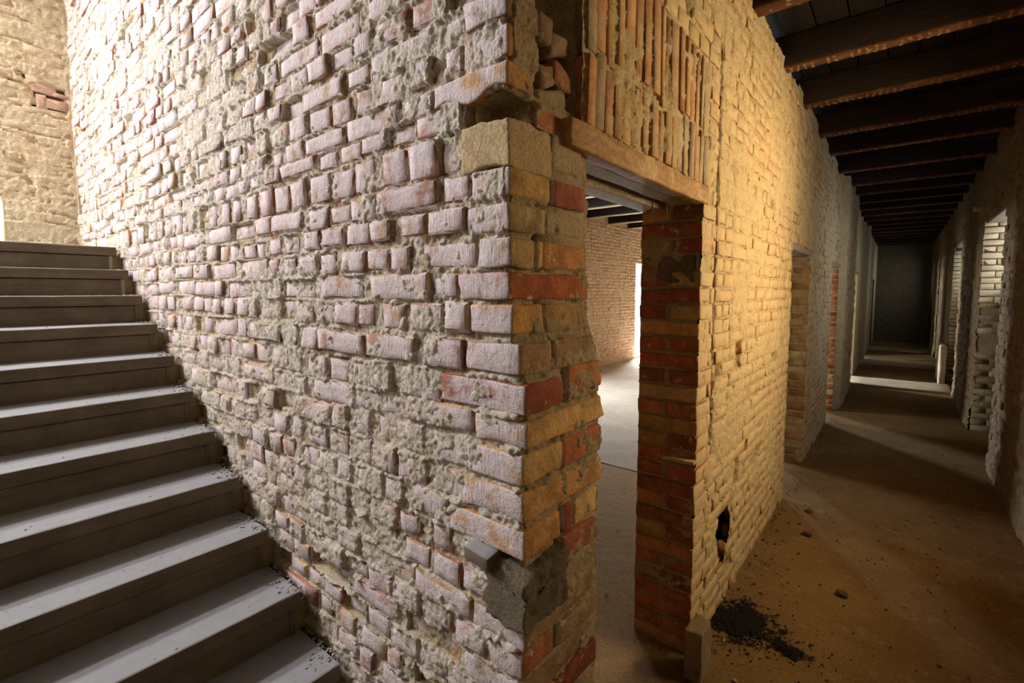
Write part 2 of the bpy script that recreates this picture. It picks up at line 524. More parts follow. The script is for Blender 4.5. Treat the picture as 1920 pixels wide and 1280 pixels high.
def wood_mat(name, a, b_, axis, tint=None, bump=0.5):
    t = NT(name, 0.75, 0.25)
    sc = [60, 60, 60]; sc[axis] = 3
    n = t.noise(1.0, 6, 0.65, t.mapped(*sc), 0.6)
    c = t.mix(t.ramp(n, 0.32, 0.68), a, b_)
    if tint is not None:
        c = t.mix(t.ramp(t.noise(5, 4), 0.5, 0.66), c, tint)
    c = t.val(c, t.noise(60, 4), 0.75, 1.2)
    b = t.bump(n, bump, 0.006)
    b = t.bump(t.noise(110, 3), 0.3, 0.003, b)
    return t.out(c, b)
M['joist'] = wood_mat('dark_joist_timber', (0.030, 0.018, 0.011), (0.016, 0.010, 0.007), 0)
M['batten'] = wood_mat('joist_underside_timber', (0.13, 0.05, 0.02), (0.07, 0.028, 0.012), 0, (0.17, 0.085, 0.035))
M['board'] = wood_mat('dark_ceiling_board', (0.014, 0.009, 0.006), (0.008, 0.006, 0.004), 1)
M['lintel'] = wood_mat('lintel_timber', (0.42, 0.24, 0.09), (0.30, 0.16, 0.06), 1, (0.50, 0.32, 0.14))
M['lintel_pale'] = wood_mat('lintel_pale_timber', (0.46, 0.37, 0.24), (0.36, 0.28, 0.17), 1)
M['wood_grey'] = wood_mat('grey_timber', (0.34, 0.27, 0.20), (0.22, 0.16, 0.11), 0)
def plain(name, c, rough=0.8, metal=0.0):
    t = NT(name, rough); t.b.inputs['Metallic'].default_value = metal
    cc = t.mix(t.noise(40, 4), c, tuple(x*0.7 for x in c))
    return t.out(cc, t.bump(t.noise(150, 4), 0.4, 0.003))
M['ash'] = plain('soot', (0.008, 0.007, 0.006), 0.95)
M['stone'] = plain('rubble_stone', (0.10, 0.07, 0.04), 0.95)
M['stone_pale'] = plain('pale_chip', (0.42, 0.34, 0.22), 0.95)
M['iron'] = plain('rusty_iron', (0.12, 0.09, 0.07), 0.6, 0.6)
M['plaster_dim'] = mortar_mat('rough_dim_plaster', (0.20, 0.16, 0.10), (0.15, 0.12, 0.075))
M['lath'] = plain('reed_lath_remains', (0.34, 0.19, 0.08), 0.9)

# brick colours
OCHRE, YELLOW, ORANGE, RED = (0.56, 0.29, 0.09), (0.62, 0.37, 0.12), (0.56, 0.22, 0.07), (0.36, 0.09, 0.04)
BROWN, DKRED, PINK, TAN = (0.30, 0.18, 0.09), (0.22, 0.06, 0.035), (0.48, 0.26, 0.20), (0.44, 0.33, 0.20)

# ------------------------------------------------------------------ shared dimensions
Z_LAND, RISE, RUN = 2.036, 0.1596, 0.2625
X_LAND = -3.389
H_CEIL, H_JOIST = 3.50, 3.28
X_END, Y_OUT, X_RIGHT, Y_FAR, Y_BACK = -4.65, -3.2, 1.45, 20.7, -3.2
DOORS = [(0.38, 1.335, 2.13), (3.63, 4.64, 2.13), (6.60, 7.49, 2.13), (10.1, 11.3, 2.13), (14.2, 15.4, 2.13), (18.0, 19.2, 2.13)]

def structure(name, me, label=None, loc=None, cat=None):
    o = obj(name, me, None, loc); o['kind'] = 'structure'
    if label: o['label'] = label
    if cat: o['category'] = cat
    return o

# ------------------------------------------------------------------ floors
def plane_grid(x0, x1, y0, y1, z, step, amp, seed):
    xa = np.linspace(x0, x1, max(2, int((x1-x0)/step)+1)); ya = np.linspace(y0, y1, max(2, int((y1-y0)/step)+1))
    X, Y = np.meshgrid(xa, ya, indexing='ij')
    h = z+amp*fbm(X*2.2, Y*2.2, 4, seed)
    V = np.stack([X, Y, h], -1).reshape(-1, 3)
    I = np.arange(X.size).reshape(X.shape)
    Q = np.stack([I[:-1, :-1], I[1:, :-1], I[1:, 1:], I[:-1, 1:]], -1).reshape(-1, 4)
    return V, Q
V, Q = plane_grid(-0.30, 1.75, -3.4, 20.8, 0.0, 0.06, 0.006, 3)
structure('floor', mesh_np('floor', V, Q, M['floor']), 'dusty brown earth floor running down the corridor', cat='floor')
V, Q = plane_grid(-1.92, -0.30, 0.30, 3.48, 0.0, 0.06, 0.006, 3)
structure('floor_doorway', mesh_np('floor_doorway', V, Q, M['floor']), 'brown dusty floor just inside the doorway', cat='floor')
V, Q = plane_grid(-4.62, -1.88, 0.30, 3.46, -0.004, 0.08, 0.006, 3)
structure('floor_side', mesh_np('floor_side', V, Q, M['floor']), 'brown dusty floor at the side of the room', cat='floor')
V, Q = plane_grid(-4.62, -0.28, 3.40, 20.8, 0.006, 0.08, 0.006, 4)
fr_ = structure('floor_room', mesh_np('floor_room', V, Q, M['floor_room']), 'pale dusty screed floor of the room seen through the doorway', cat='floor')
V, Q = plane_grid(-4.7, -0.30, -3.4, 0.32, -0.01, 0.3, 0.0, 5)
structure('floor_stair', mesh_np('floor_stair', V, Q, M['floor']), 'floor under the concrete stairs', cat='floor')

# pale raised strips standing in for daylight the doors throw across the corridor
for k, (a, b) in enumerate(((10.0, 10.95), (13.3, 14.5), (17.0, 17.9))):
    v, q = rbox(1.46, b-a, 0.07, 0.012, 40+k, 8, 4, 1, 0.006, 5)
    structure('trim_%d' % (k+1), mesh_np('threshold', v, q, M['threshold']),
              ['pale concrete strip across the corridor floor, nearest', 'pale concrete strip across the corridor floor, second one along',
               'pale concrete strip across the corridor floor, farthest'][k], (0.725, (a+b)/2, 0.005), 'threshold')

# ------------------------------------------------------------------ ceilings
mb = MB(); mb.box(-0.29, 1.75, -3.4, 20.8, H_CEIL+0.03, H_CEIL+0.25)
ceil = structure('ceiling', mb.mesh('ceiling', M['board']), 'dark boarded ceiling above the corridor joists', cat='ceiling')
_x = -0.0
for k in range(8):
    wv = 1.45/8
    v, q = rbox(wv-0.008, 24.0, 0.028, 0.004, 60+k, 1, 10, 1, 0.002, 3)
    obj('plank', mesh_np('plank', v, q, M['board']), ceil, (wv*(k+.5), 8.7, H_CEIL+0.014+0.004*(k % 2)))
mb = MB(); mb.box(-4.9, -0.29, 0.36, 20.8, H_CEIL, H_CEIL+0.25)
structure('ceiling_room', mb.mesh('ceiling_room', M['board']), 'dark boarded ceiling of the room beyond the doorway', cat='ceiling')
mb = MB(); RX0, RX1, RY0, RY1 = -4.64, -4.26, -2.87, -1.53          # roof light
mb.box(-4.95, RX0, -3.7, 0.4, 4.72, 4.84); mb.box(RX1, 0.0, -3.7, 0.4, 4.72, 4.84)
mb.box(RX0, RX1, -3.7, RY0, 4.72, 4.84); mb.box(RX0, RX1, RY1, 0.4, 4.72, 4.84)
structure('ceiling_stair', mb.mesh('ceiling_stair', M['plaster_dim']), 'ceiling high over the stairs', cat='ceiling')

# ------------------------------------------------------------------ the stair wall and its pier
def cornerx(z):
    return 0.027-0.045*sstep(1.50, 1.70, np.asarray(z, float))-0.004*sstep(2.0, 2.2, np.asarray(z, float))

# corner courses, top first: z0, z1, length on the stair side, bricks on the doorway side (y0, y1, colour)
CORNER = [
    (2.370, 2.435, 0.14, [(0, .12, BROWN)]),
    (2.283, 2.355, 0.145, [(0, .118, (0.44, 0.22, 0.08))]),
    (2.212, 2.272, 0.25, [(0, .092, OCHRE)]),
    (2.150, 2.205, 0, [(.112, .30, (0.42, 0.16, 0.07))]),
    (2.042, 2.140, 0, []),
    (1.966, 2.034, 0.125, [(0, .165, (0.46, 0.28, 0.09)), (.178, .335, (0.34, 0.10, 0.05))]),
    (1.884, 1.950, 0.14, [(0, .15, (0.36, 0.25, 0.11)), (.16, .33, (0.36, 0.22, 0.10))]),
    (1.798, 1.868, 0.10, [(0, .098, (0.40, 0.27, 0.11)), (.102, .128, YELLOW), (.14, .35, (0.46, 0.20, 0.06))]),
    (1.718, 1.786, 0.17, [(0, .365, (0.40, 0.11, 0.04))]),
    (1.636, 1.708, 0.135, [(0, .13, OCHRE), (.14, .35, (0.40, 0.22, 0.08))]),
    (1.540, 1.615, 0.18, [(0, .14, (0.36, 0.21, 0.10)), (.15, .355, (0.33, 0.20, 0.10))]),
    (1.447, 1.522, 0.29, [(0, .165, (0.34, 0.09, 0.045)), (.185, .375, (0.46, 0.18, 0.07))]),
    (1.366, 1.433, 0.165, [(0, .38, (0.60, 0.35, 0.12))]),
    (1.272, 1.350, 0.18, [(0, .162, (0.60, 0.36, 0.13)), (.172, .365, (0.48, 0.16, 0.06))]),
    (1.180, 1.256, 0.205, [(0, .385, (0.55, 0.29, 0.10))]),
    (1.092, 1.166, 0.26, [(0, .155, (0.56, 0.28, 0.09)), (.170, .215, (0.34, 0.10, 0.05)), (.222, .345, (0.60, 0.37, 0.13))]),
    (1.008, 1.080, 0, [(.17, .36, (0.36, 0.12, 0.06))]),
    (0.934, 1.000, 0, []),
    (0.858, 0.922, 0.17, [(0, .33, (0.30, 0.19, 0.10))]),
    (0.780, 0.846, 0.115, [(0, .135, (0.40, 0.15, 0.06)), (.15, .35, BROWN)]),
    (0.702, 0.768, 0.2, [(0, .33, BROWN)]),
    (0.624, 0.690, 0.12, [(0, .14, ORANGE), (.15, .35, DKRED)]),
]
courses = [(c[0], c[1]) for c in CORNER][::-1]
left_len = {round(c[0], 3): c[2] for c in CORNER}
_z = 0.612
low = []
while _z > 0.05:
    low.append((_z-0.066, _z)); _z -= 0.078
courses = low[::-1]+courses
_z = 2.447
_r = random.Random(5)
while _z < 5.8:
    courses.append((_z, _z+0.066)); _z += 0.078

FR_STAIR = Frame((0, 0, 0), (1, 0, 0), (0, -1, 0))
rng = random.Random(21)
def stair_z(x):
    return Z_LAND-(x-X_LAND)/RUN*RISE if x > X_LAND else Z_LAND
def spans_stair(z, k):
    z0 = round(courses[k][0], 3)
    e = -left_len[z0] if z0 in left_len and left_len[z0] > 0 else (-0.148 if 2.03 < z < 2.21 else (-0.10 if 0.92 < z < 1.09 else -0.006))
    if z > 2.44: e = -0.004
    a = X_END+0.02
    # nothing shows below the stairs nor far above the frame
    xs = [x for x in np.arange(a, 0.01, 0.06) if z > stair_z(x)-0.42 and z < 3.0+0.36*(-x)]
    if not xs: return []
    return [(min(xs), min(max(xs)+0.06, e)+(float(cornerx(z)) if max(xs)+0.06 > e else 0))]
PAL_STAIR = [(0.46, 0.24, 0.12), (0.44, 0.20, 0.10), (0.50, 0.30, 0.14), (0.38, 0.15, 0.08), (0.46, 0.32, 0.20)]
bs = lay(courses, spans_stair, rng, PAL_STAIR, kinds=['h', 'm', 'm', 'h', 'm'], drop=0.06, dstd=0.005, wave=0.012, seed=9, zjit=0.005, wide=0.42)

def graded(a, b, d0, g):
    """Positions from b back to a, the spacing growing with the distance from b."""
    xs = [b]; d = d0
    while xs[-1] > a:
        xs.append(xs[-1]-d); d = d0+g*(b-xs[-1])
    xs[-1] = a
    return np.array(xs[::-1])
sa = graded(X_END, 0.0, 0.0036, 0.0022)
za = np.arange(0.3, 4.9, 0.0055)
rects = [dict(s0=-c[2], s1=0.0, z0=c[0], z1=c[1], d=0.001) for c in CORNER if c[2] > 0]
S, Z, h, f1, f2, f3 = heights(sa, za, bs+rects, 100, joint=-0.0065, rough=0.0095, film=lambda S: 0.14-0.15*sstep(-0.9, -2.2, S), filmthr=0.16, ledge=0.010, grain=0.0022)
# broken pocket under the overhanging bricks, and the hollow that holds the stub
pocket = sstep(0.16, 0.135, -S+0.02*f2)*sstep(2.146, 2.156, Z+0.006*f2)*sstep(2.214, 2.204, Z+0.006*f1)
h -= 0.085*pocket
h -= 0.02*sstep(0.15, 0.13, -S)*sstep(2.03, 2.045, Z)*sstep(2.16, 2.14, Z)
hol = sstep(0.14, 0.12, -S)*sstep(1.045, 1.06, Z)*sstep(1.095, 1.08, Z)
h -= 0.03*hol
# the arris of the pier wanders
sh = cornerx(Z)*np.clip(1+S/0.25, 0, 1)
ker = np.clip((S+0.02)/0.02, 0, 1)
h -= ker*0.010
cx_ = S+sh-ker*0.012
V_ = None
zmask = (Z > np.vectorize(stair_z)(S)-0.45) & (Z < 3.1+0.40*(-S))
cell = zmask[:-1, :-1]
Sx = cx_
Vv, Qq, Wv = sheet(FR_STAIR, Sx, Z, h, cell, sstep(-0.015, -0.004, h))
mb = MB(); mb.add(Vv, Qq, Wv)
# the rest of the wall: plain, out of the frame
mb.box(X_END-0.3, -0.12, 0.12, 0.36, 0.0, 5.9)
ob_stair_core = None

# pier face towards the doorway
FR_PIER = Frame((0, 0, 0), (0, 1, 0), (1, 0, 0))
pier_b = []
for (z0, z1, L, bl) in CORNER:
    for (y0, y1, c) in bl:
        pier_b.append(dict(s0=max(y0, 0.0), s1=y1, z0=z0, z1=z1, d=0.0))
sa2 = np.arange(0.0, 0.372, 0.0042)
za2 = np.arange(0.3, 3.35, 0.0055)
S2, Z2, h2, g1, g2, g3 = heights(sa2, za2, pier_b, 300, joint=-0.014, rough=0.009, film=-0.08, filmthr=0.25, ledge=0.005)
cav = sstep(0.115, 0.135, S2+0.02*g2)*sstep(0.305, 0.290, S2+0.02*g1)*sstep(2.235, 2.26, Z2+0.02*g2)
h2 -= 0.10*cav
pk2 = sstep(0.13, 0.10, S2+0.02*g2)*sstep(2.146, 2.156, Z2)*sstep(2.212, 2.204, Z2)
h2 -= 0.09*pk2
sag = sstep(0.1, 0.13, S2)*sstep(0.34, 0.30, S2)*sstep(1.868, 1.874, Z2)*sstep(1.892, 1.884, Z2)
h2 -= 0.04*sag
h2 = h2+cornerx(Z2)
ker2 = np.clip((0.02-S2)/0.02, 0, 1)
h2 -= ker2*0.012
Yp = S2+ker2*0.010
wig = 0.012*fbm(Z2*9, Z2*3+4, 3, 77)
Yp = Yp+wig*sstep(0.28, 0.37, S2)
V2, Q2 = sheet(FR_PIER, Yp, Z2, h2)
mb2 = MB(); mb2.add(V2, Q2)
mb2.box(-0.29, -0.03, 0.12, 0.352, 0.0, 2.2)
mb2.box(-0.29, -0.13, 0.10, 0.36, 2.2, 3.4)
mb2.box(-0.29, -0.03, 0.335, 0.352, 2.2, 3.4)

wall_left = structure('wall_left', mb.mesh('wall_left', M['mortar_stair'], True), 'rough whitewashed brick wall beside the concrete stairs', cat='wall')
pf = obj('pier_face', mb2.mesh('pier_face', M['mortar_raw'], True), wall_left)
pf['label'] = 'bare brick end of the wall, facing the doorway'
place_bricks(FR_STAIR, bs, M['brick_stair'], wall_left, 270, 2.1, 0.05, 'small_bricks', 1)

# corner bricks as whole blocks
rr = random.Random(31)
for ci, (z0, z1, L, bl) in enumerate(CORNER):
    zc = (z0+z1)/2; cx = float(cornerx(zc))
    for bi, (y0, y1, c) in enumerate(bl):
        first = (bi == 0 and y0 == 0 and L > 0)
        x0 = cx-(L if first else 0.13)
        out = rr.uniform(-0.003, 0.006)
        if ci == 2: out = 0.002
        if ci == 6 and bi == 1: out = -0.022
        if ci == 3: out = -0.006
        fwd = -0.004+rr.uniform(-0.004, 0.004) if first else y0
        dx, dy, dz = cx+out-x0, y1-fwd, z1-z0
        if not first: dy = y1-y0+(rr.uniform(-.006, .008) if y1 > .3 else 0)
        elif y1 > .3: dy += rr.uniform(-.01, .012)
        v, q = rbox(dx, dy, dz, 0.007, 500+ci*5+bi, max(3, int(dx/0.03)), max(3, int(dy/0.03)), 3, 0.0045, 20, 0.10)
        if ci in (2,):   # underside broken away
            u = np.clip((v[:, 0]/dx+.5), 0, 1)
            v[:, 2] += np.where(v[:, 2] < 0, 0.012*np.sin(u*9), 0)
        dzz = 0.03*0 + (0.018 if (ci == 11 and bi == 1) else 0)
        tilt = rr.gauss(0, 0.012)
        if ci == 3: tilt = -0.05
        R = Matrix.Rotation(tilt, 3, 'X') @ Matrix.Rotation(rr.gauss(0, 0.010), 3, 'Z')
        v = v @ np.array(R).T
        obj('brick', mesh_np('brick', v, q, M['brick_stair'], jitter_col(c, 0.06, rr)), wall_left,
            (x0+dx/2, fwd+dy/2 if first else y0+dy/2, zc+dzz))
# loose rubble in the hollow beside the soldier course
for (y, z, dx, dy, dz, c, a) in ((0.175, 2.30, .10, .075, .06, BROWN, .25), (0.245, 2.315, .10, .085, .06, (0.42, 0.17, 0.07), -.2),
                                 (0.24, 2.40, .10, .10, .06, BROWN, .1), (0.165, 2.41, .10, .07, .065, (0.26, 0.16, 0.09), -.1), (0.19, 2.245, .11, .12, .05, (0.34, 0.25, 0.13), .25)):
    v, q = rbox(dx, dy, dz, 0.012, int(y*1000), 3, 3, 2, 0.010, 16, 0.2)
    R = Matrix.Rotation(a, 3, 'X')
    obj('brick', mesh_np('brick', v @ np.array(R).T, q, M['brick_raw'], c), wall_left, (-0.085, y, z))
# mortar patch, mortar block, wooden stub
v, q = rbox(0.16, 0.175, 0.112, 0.005, 71, 14, 14, 9, 0.009, 26, 0.05)
o = obj('mortar_patch', mesh_np('mortar_patch', v, q, M['mortar_patch'], (0.5, 0.4, 0.25)), wall_left, (-0.098, 0.083, 2.090))
o['label'] = 'smooth beige mortar patch under the hole at the corner'
v, q = rbox(0.14, 0.17, 0.10, 0.014, 72, 10, 10, 7, 0.012, 12, 0.15)
o = obj('mortar_patch', mesh_np('mortar_patch', v, q, M['mortar_raw'], (0.4, 0.3, 0.2)), wall_left, (-0.092, 0.255, 2.105))
v, q = rbox(0.13, 0.19, 0.155, 0.006, 73, 20, 24, 22, 0.010, 34, 0.12)
top = v[:, 2] > 0.02
v[:, 2] += np.where(top, (-v[:, 0]*0.25+v[:, 1]*0.15), 0)
o = obj('mortar_block', mesh_np('mortar_block', v, q, M['mortar_dark'], (0.3, 0.25, 0.2)), wall_left, (-0.017, 0.068, 1.000))
o['label'] = 'dark rough mortar block in the corner of the pier'
v, q = rbox(0.085, 0.13, 0.036, 0.004, 74, 4, 4, 2, 0.002, 14, 0.05)
o = obj('wooden_plug', mesh_np('wooden_plug', v @ np.array(Matrix.Rotation(0.10, 3, 'Y') @ Matrix.Rotation(0.12, 3, 'X')).T, q, M['concrete']), wall_left, (-0.098, 0.022, 1.078))
o['label'] = 'squared grey timber stub with a pale top sticking out of the wall'

# ------------------------------------------------------------------ corridor wall on the left
FR_CORR = Frame((0, 0, 0), (0, 1, 0), (1, 0, 0))
PAL_CORR = [(0.52, 0.34, 0.13), (0.48, 0.28, 0.10), (0.54, 0.38, 0.17), (0.44, 0.19, 0.07), (0.50, 0.30, 0.12), (0.40, 0.15, 0.06)]
cc = [(0.004+0.0765*k, 0.004+0.0765*k+0.066) for k in range(43)]
HOLE = [(1.70, 2.00, 0.22, 0.70)]
PATCH = [(1.985, 2.13, 1.28, 1.47), (2.02, 2.16, 0.60, 0.77)]
CHASE = (1.538, 1.566)
rng = random.Random(44)
def inside_hole(s, z):
    # crooked black hole low in the wall
    c = 1.80+0.16*np.sin((z-0.22)*7.5+0.6)*0.45+0.05*(z-0.45)
    wdt = 0.045+0.11*np.clip(1-np.abs(z-0.45)/0.24, 0, 1)
    return (np.abs(s-c) < wdt) & (z > 0.22) & (z < 0.71)
def spans_corr(z, k):
    out = []
    if z < 2.19:
        qn = 0.14 if k % 2 == 0 else 0.19
        if 0.9 < z < 2.9: out += [(1.335+qn+0.008, CHASE[0]), (CHASE[1], 3.63)]
        else: out += [(1.335+qn+0.008, 3.63)]
    elif z < 2.76:
        out += [(1.40, CHASE[0]), (CHASE[1], 3.63)]
    else:
        out += [(0.31, CHASE[0]), (CHASE[1], 3.63)]
    return out
bc = lay(cc, spans_corr, rng, PAL_CORR, PATCH, kinds=['h', 's', 'm'], drop=0.03, dstd=0.0022, wave=0.006, seed=19, zjit=0.003)
bc = [b for b in bc if not inside_hole(np.array((b['s0']+b['s1'])/2), np.array((b['z0']+b['z1'])/2))]
# soldier course over the first door: two tiers of upright bricks
rs_ = random.Random(7)
sold = []
y = 0.315
while y < 1.385:
    wv = rs_.uniform(0.055, 0.074)
    zt = 2.425+rs_.uniform(-.03, .02)
    for (a, b) in ((2.212, zt-0.006), (zt+0.006, 2.745)):
        sold.append(dict(s0=y, s1=y+wv-0.012, z0=a, z1=b+rs_.uniform(-.01, .005), d=rs_.gauss(0, 0.004),
                         col=jitter_col(rs_.choice([OCHRE, TAN, ORANGE, (0.42, 0.18, 0.08), (0.46, 0.24, 0.11)]), 0.14, rs_), straight=True))
    y += wv
bc_all = bc+sold
# nearer segment
sa = np.concatenate([np.arange(0.30, 1.30, 0.011), np.arange(1.30, 2.3, 0.0085), np.arange(2.3, 3.632, 0.012)])
za = np.arange(-0.02, 3.36, 0.0078)
S, Z, h, f1, f2, f3 = heights(sa, za, bc_all, 500, joint=-0.0045, rough=0.0085, film=0.08, filmthr=0.18, ledge=0.004, grain=0.002)
ch = sstep(CHASE[0]-0.004, CHASE[0]+0.006, S+0.006*f2)*sstep(CHASE[1]+0.004, CHASE[1]-0.006, S+0.006*f2)*sstep(0.9, 1.0, Z)*sstep(2.92, 2.84, Z)
h -= (0.055+0.012*(f3 > 0))*ch
hm = inside_hole(S+0.012*f2, Z+0.015*f1)
hole_cells = hm[:-1, :-1] & hm[1:, 1:]
for q in PATCH:
    pm = sstep(q[0], q[0]+.02, S+0.02*f2)*sstep(q[1], q[1]-.02, S+0.02*f2)*sstep(q[2], q[2]+.02, Z+.02*f1)*sstep(q[3], q[3]-.02, Z+.02*f1)
    h += pm*(-0.022+0.022*f1)
h -= 0.0015*sstep(2.2, 2.22, Z)*sstep(2.76, 2.74, Z)*sstep(1.40, 1.38, S)
br = sstep(0.03, 0.0, np.hypot((S-1.47)*1.0, Z-2.90)-0.05+0.02*f2)
h -= 0.05*br
keep = ~((S < 1.335) & (Z < 2.19))[:-1, :-1] & ~hole_cells
Vv, Qq, Wv = sheet(FR_CORR, S, Z, h, keep, sstep(-0.013, -0.005, h))
mb = MB(); mb.add(Vv, Qq, Wv)
mb.box(-0.285, -0.13, 1.36, 1.62, 0, 3.4); mb.box(-0.285, -0.13, 2.08, 3.60, 0, 3.4); mb.box(-0.285, -0.13, 1.6, 2.1, 0.75, 3.4)
mb.box(-0.285, -0.13, 0.30, 1.40, 2.24, 3.4)
mb.box(-0.28, -0.016, 3.595, 3.625, 0, 3.3)
wall_corr = structure('wall_corridor', mb.mesh('wall_corridor', M['mortar_corr'], True),
                      'ochre brick wall along the left of the corridor with a crooked black hole', cat='wall')
place_bricks(FR_CORR, sold, M['brick_soldier'], wall_corr, 40, 0.0, 0.05, 'upright_bricks', 12, (0.003, 0.005))
place_bricks(FR_CORR, bc, M['brick_corr'], wall_corr, 190, 0.0, 0.05, 'small_bricks', 2, (0.003, 0.007))
mb = MB(); A_, B_ = (-0.02, 1.63, 0.18), (-0.27, 2.07, 0.74)
x0, x1 = -0.27, -0.018
for a_, b_, c_, d_ in (((x0, 1.63, .18), (x0, 2.07, .18), (x0, 2.07, .74), (x0, 1.63, .74)), ((x1, 1.63, .18), (x0, 1.63, .18), (x0, 1.63, .74), (x1, 1.63, .74)),
                       ((x0, 2.07, .18), (x1, 2.07, .18), (x1, 2.07, .74), (x0, 2.07, .74)), ((x0, 1.63, .74), (x0, 2.07, .74), (x1, 2.07, .74), (x1, 1.63, .74)),
                       ((x1, 1.63, .18), (x1, 2.07, .18), (x0, 2.07, .18), (x0, 1.63, .18))):
    mb.quad(a_, b_, c_, d_)
o = obj('flue_hole', mb.mesh('flue_hole', M['ash']), wall_corr)
o['label'] = 'soot-black inside of the broken flue hole low in the ochre wall'
# door jamb of the first doorway: quoins laid through the wall
rj = random.Random(12)
JC = [(0.50, 0.30, 0.13), (0.32, 0.09, 0.05), (0.34, 0.10, 0.05), (0.48, 0.18, 0.07), (0.28, 0.11, 0.06), (0.50, 0.26, 0.10), (0.40, 0.12, 0.05), (0.52, 0.20, 0.07)]
for k, (z0, z1) in enumerate(cc):
    if z0 > 2.13: break
    zc = (z0+z1)/2
    if 1.80 < zc < 1.88:
        if not any(o_.name.startswith('concrete_block') for o_ in wall_corr.children):
            v, q = rbox(0.175, 0.15, 0.125, 0.006, 801, 8, 5, 6, 0.005, 20, 0.06)
            o = obj('concrete_block', mesh_np('concrete_block', v, q, M['mortar_dark'], (0.3, 0.27, 0.2)), wall_corr, (-0.115, 1.412, 1.842))
            o['label'] = 'grey concrete block let into the brick door jamb'
            v, q = rbox(0.07, 0.14, 0.115, 0.008, 802, 3, 3, 3, 0.004, 14, 0.06)
            obj('brick', mesh_np('brick', v, q, M['brick_corr'], BROWN), wall_corr, (-0.245, 1.405, 1.842))
        continue
    d0 = rj.uniform(-0.006, 0.006)
    items = [(-0.288, 0.0, 0.14)] if k % 2 == 0 else [(-0.139, 0.0, 0.19), (-0.288, -0.151, 0.19)]
    for (xa, xb, ly) in items:
        xb2 = xb+(rj.uniform(-.004, .005) if xb == 0 else 0)
        v, q = rbox(xb2-xa, ly, z1-z0+rj.uniform(-.004, .003), 0.007, 810+k*3+int(xb*10), max(2, int((xb2-xa)/0.05)), 3, 2, 0.0045, 18, 0.08)
        R = Matrix.Rotation(rj.gauss(0, 0.012), 3, 'Y')
        obj('brick', mesh_np('brick', v @ np.array(R).T, q, M['brick_corr'], jitter_col(rj.choice(JC), 0.15, rj)), wall_corr,
            ((xa+xb2)/2, 1.335+ly/2+d0, zc))
FR_J1 = Frame((0, 1.335, 0), (1, 0, 0), (0, -1, 0))
jb = [dict(s0=-.288, s1=0, z0=a, z1=b, d=0) for a, b in cc if b < 2.2]
sa = np.arange(-0.288, -0.004, 0.009); za = np.arange(0, 2.16, 0.008)
S, Z, h, f1, f2, f3 = heights(sa, za, jb, 700, joint=-0.009, rough=0.008, film=-0.35, filmthr=0.3, ledge=0.006, under=-0.012)
Vv, Qq = sheet(FR_J1, S, Z, h)
o = obj('jamb_mortar', mesh_np('jamb_mortar', Vv, Qq, M['mortar_raw']), wall_corr)
v, q = rbox(0.16, 0.09, 0.016, 0.004, 840, 4, 3, 1, 0.003, 14)
o = obj('ledge', mesh_np('ledge', v, q, M['mortar_patch']), wall_corr, (-0.075, 1.345, 0.955))
o['label'] = 'thin pale ledge sticking out of the brick door jamb'

# farther segment with the later doors
def in_door(S, Z):
    m = np.zeros(S.shape, bool)
    for (a, b, zt) in DOORS[1:]:
        m |= (S > a) & (S < b) & (Z < zt)
    return m
cf = [(0.004+0.0765*k, 0.004+0.0765*k+0.066) for k in range(43)]
def spans_far(z, k):
    edges = [3.63]
    for (a, b, zt) in DOORS[1:3]:
        if z < zt+0.02: edges += [a, b]
    edges.append(9.9)
    if z >= 2.15: return [(3.63, 9.9)]
    return [(edges[i], edges[i+1]) for i in range(0, len(edges), 2)]
rng = random.Random(45)
PAL_FAR = [(0.48, 0.34, 0.17), (0.42, 0.26, 0.12), (0.50, 0.38, 0.22), (0.38, 0.18, 0.08)]
bf = lay(cf, spans_far, rng, PAL_FAR, kinds=['h', 's', 'm'], dstd=0.003, wave=0.006, seed=23)
sa = np.concatenate([np.arange(3.63, 9.9, 0.022), np.arange(9.9, 20.75, 0.06)])
za = np.arange(-0.02, 3.4, 0.0125)
S, Z, h, f1, f2, f3 = heights(sa, za, bf, 900, joint=-0.008, rough=0.007, film=0.10, filmthr=0.2, ledge=0.003)
# engaged piers where cross walls once stood
pil = sstep(7.55, 7.62, S)*sstep(9.60, 9.52, S)*0.07+sstep(13.2, 13.3, S)*sstep(14.1, 14.0, S)*0.07
keep = ~in_door((S[:-1, :-1]+S[1:, 1:])/2, (Z[:-1, :-1]+Z[1:, 1:])/2)
Vv, Qq = sheet(FR_CORR, S, Z, h+pil, keep)
mb = MB(); mb.add(Vv, Qq)
prev = 3.63
for (a, b, zt) in DOORS[1:]:
    if a > prev: mb.box(-0.29, -0.05, prev+0.02, a-0.0, 0, 3.4)
    mb.box(-0.29, -0.05, a, b, zt, 3.4)
    mb.box(-0.05, -0.012, b+0.02, b+0.04, 0, zt); mb.box(-0.05, -0.012, a-0.03, a, 0, zt)
    prev = b
mb.box(-0.29, -0.05, prev, 20.8, 0, 3.4)
for b in bf:
    sm = (b['s0']+b['s1'])/2
    b['d'] += 0.07 if 7.57 < sm < 9.56 else 0
bf = [b for b in bf if not any(b['s0']-.02 < e < b['s1']+.02 for e in (7.55, 7.62, 9.52, 9.60))]
wall_corr2 = structure('wall_corridor_far', mb.mesh('wall_corridor_far', M['mortar_far'], True),
                       'brick wall with doorways further down the left of the corridor', cat='wall')
place_bricks(FR_CORR, bf, M['brick_far'], wall_corr2, 240, 0.0, 0.05, 'small_bricks', 3, (0.003, 0.006))
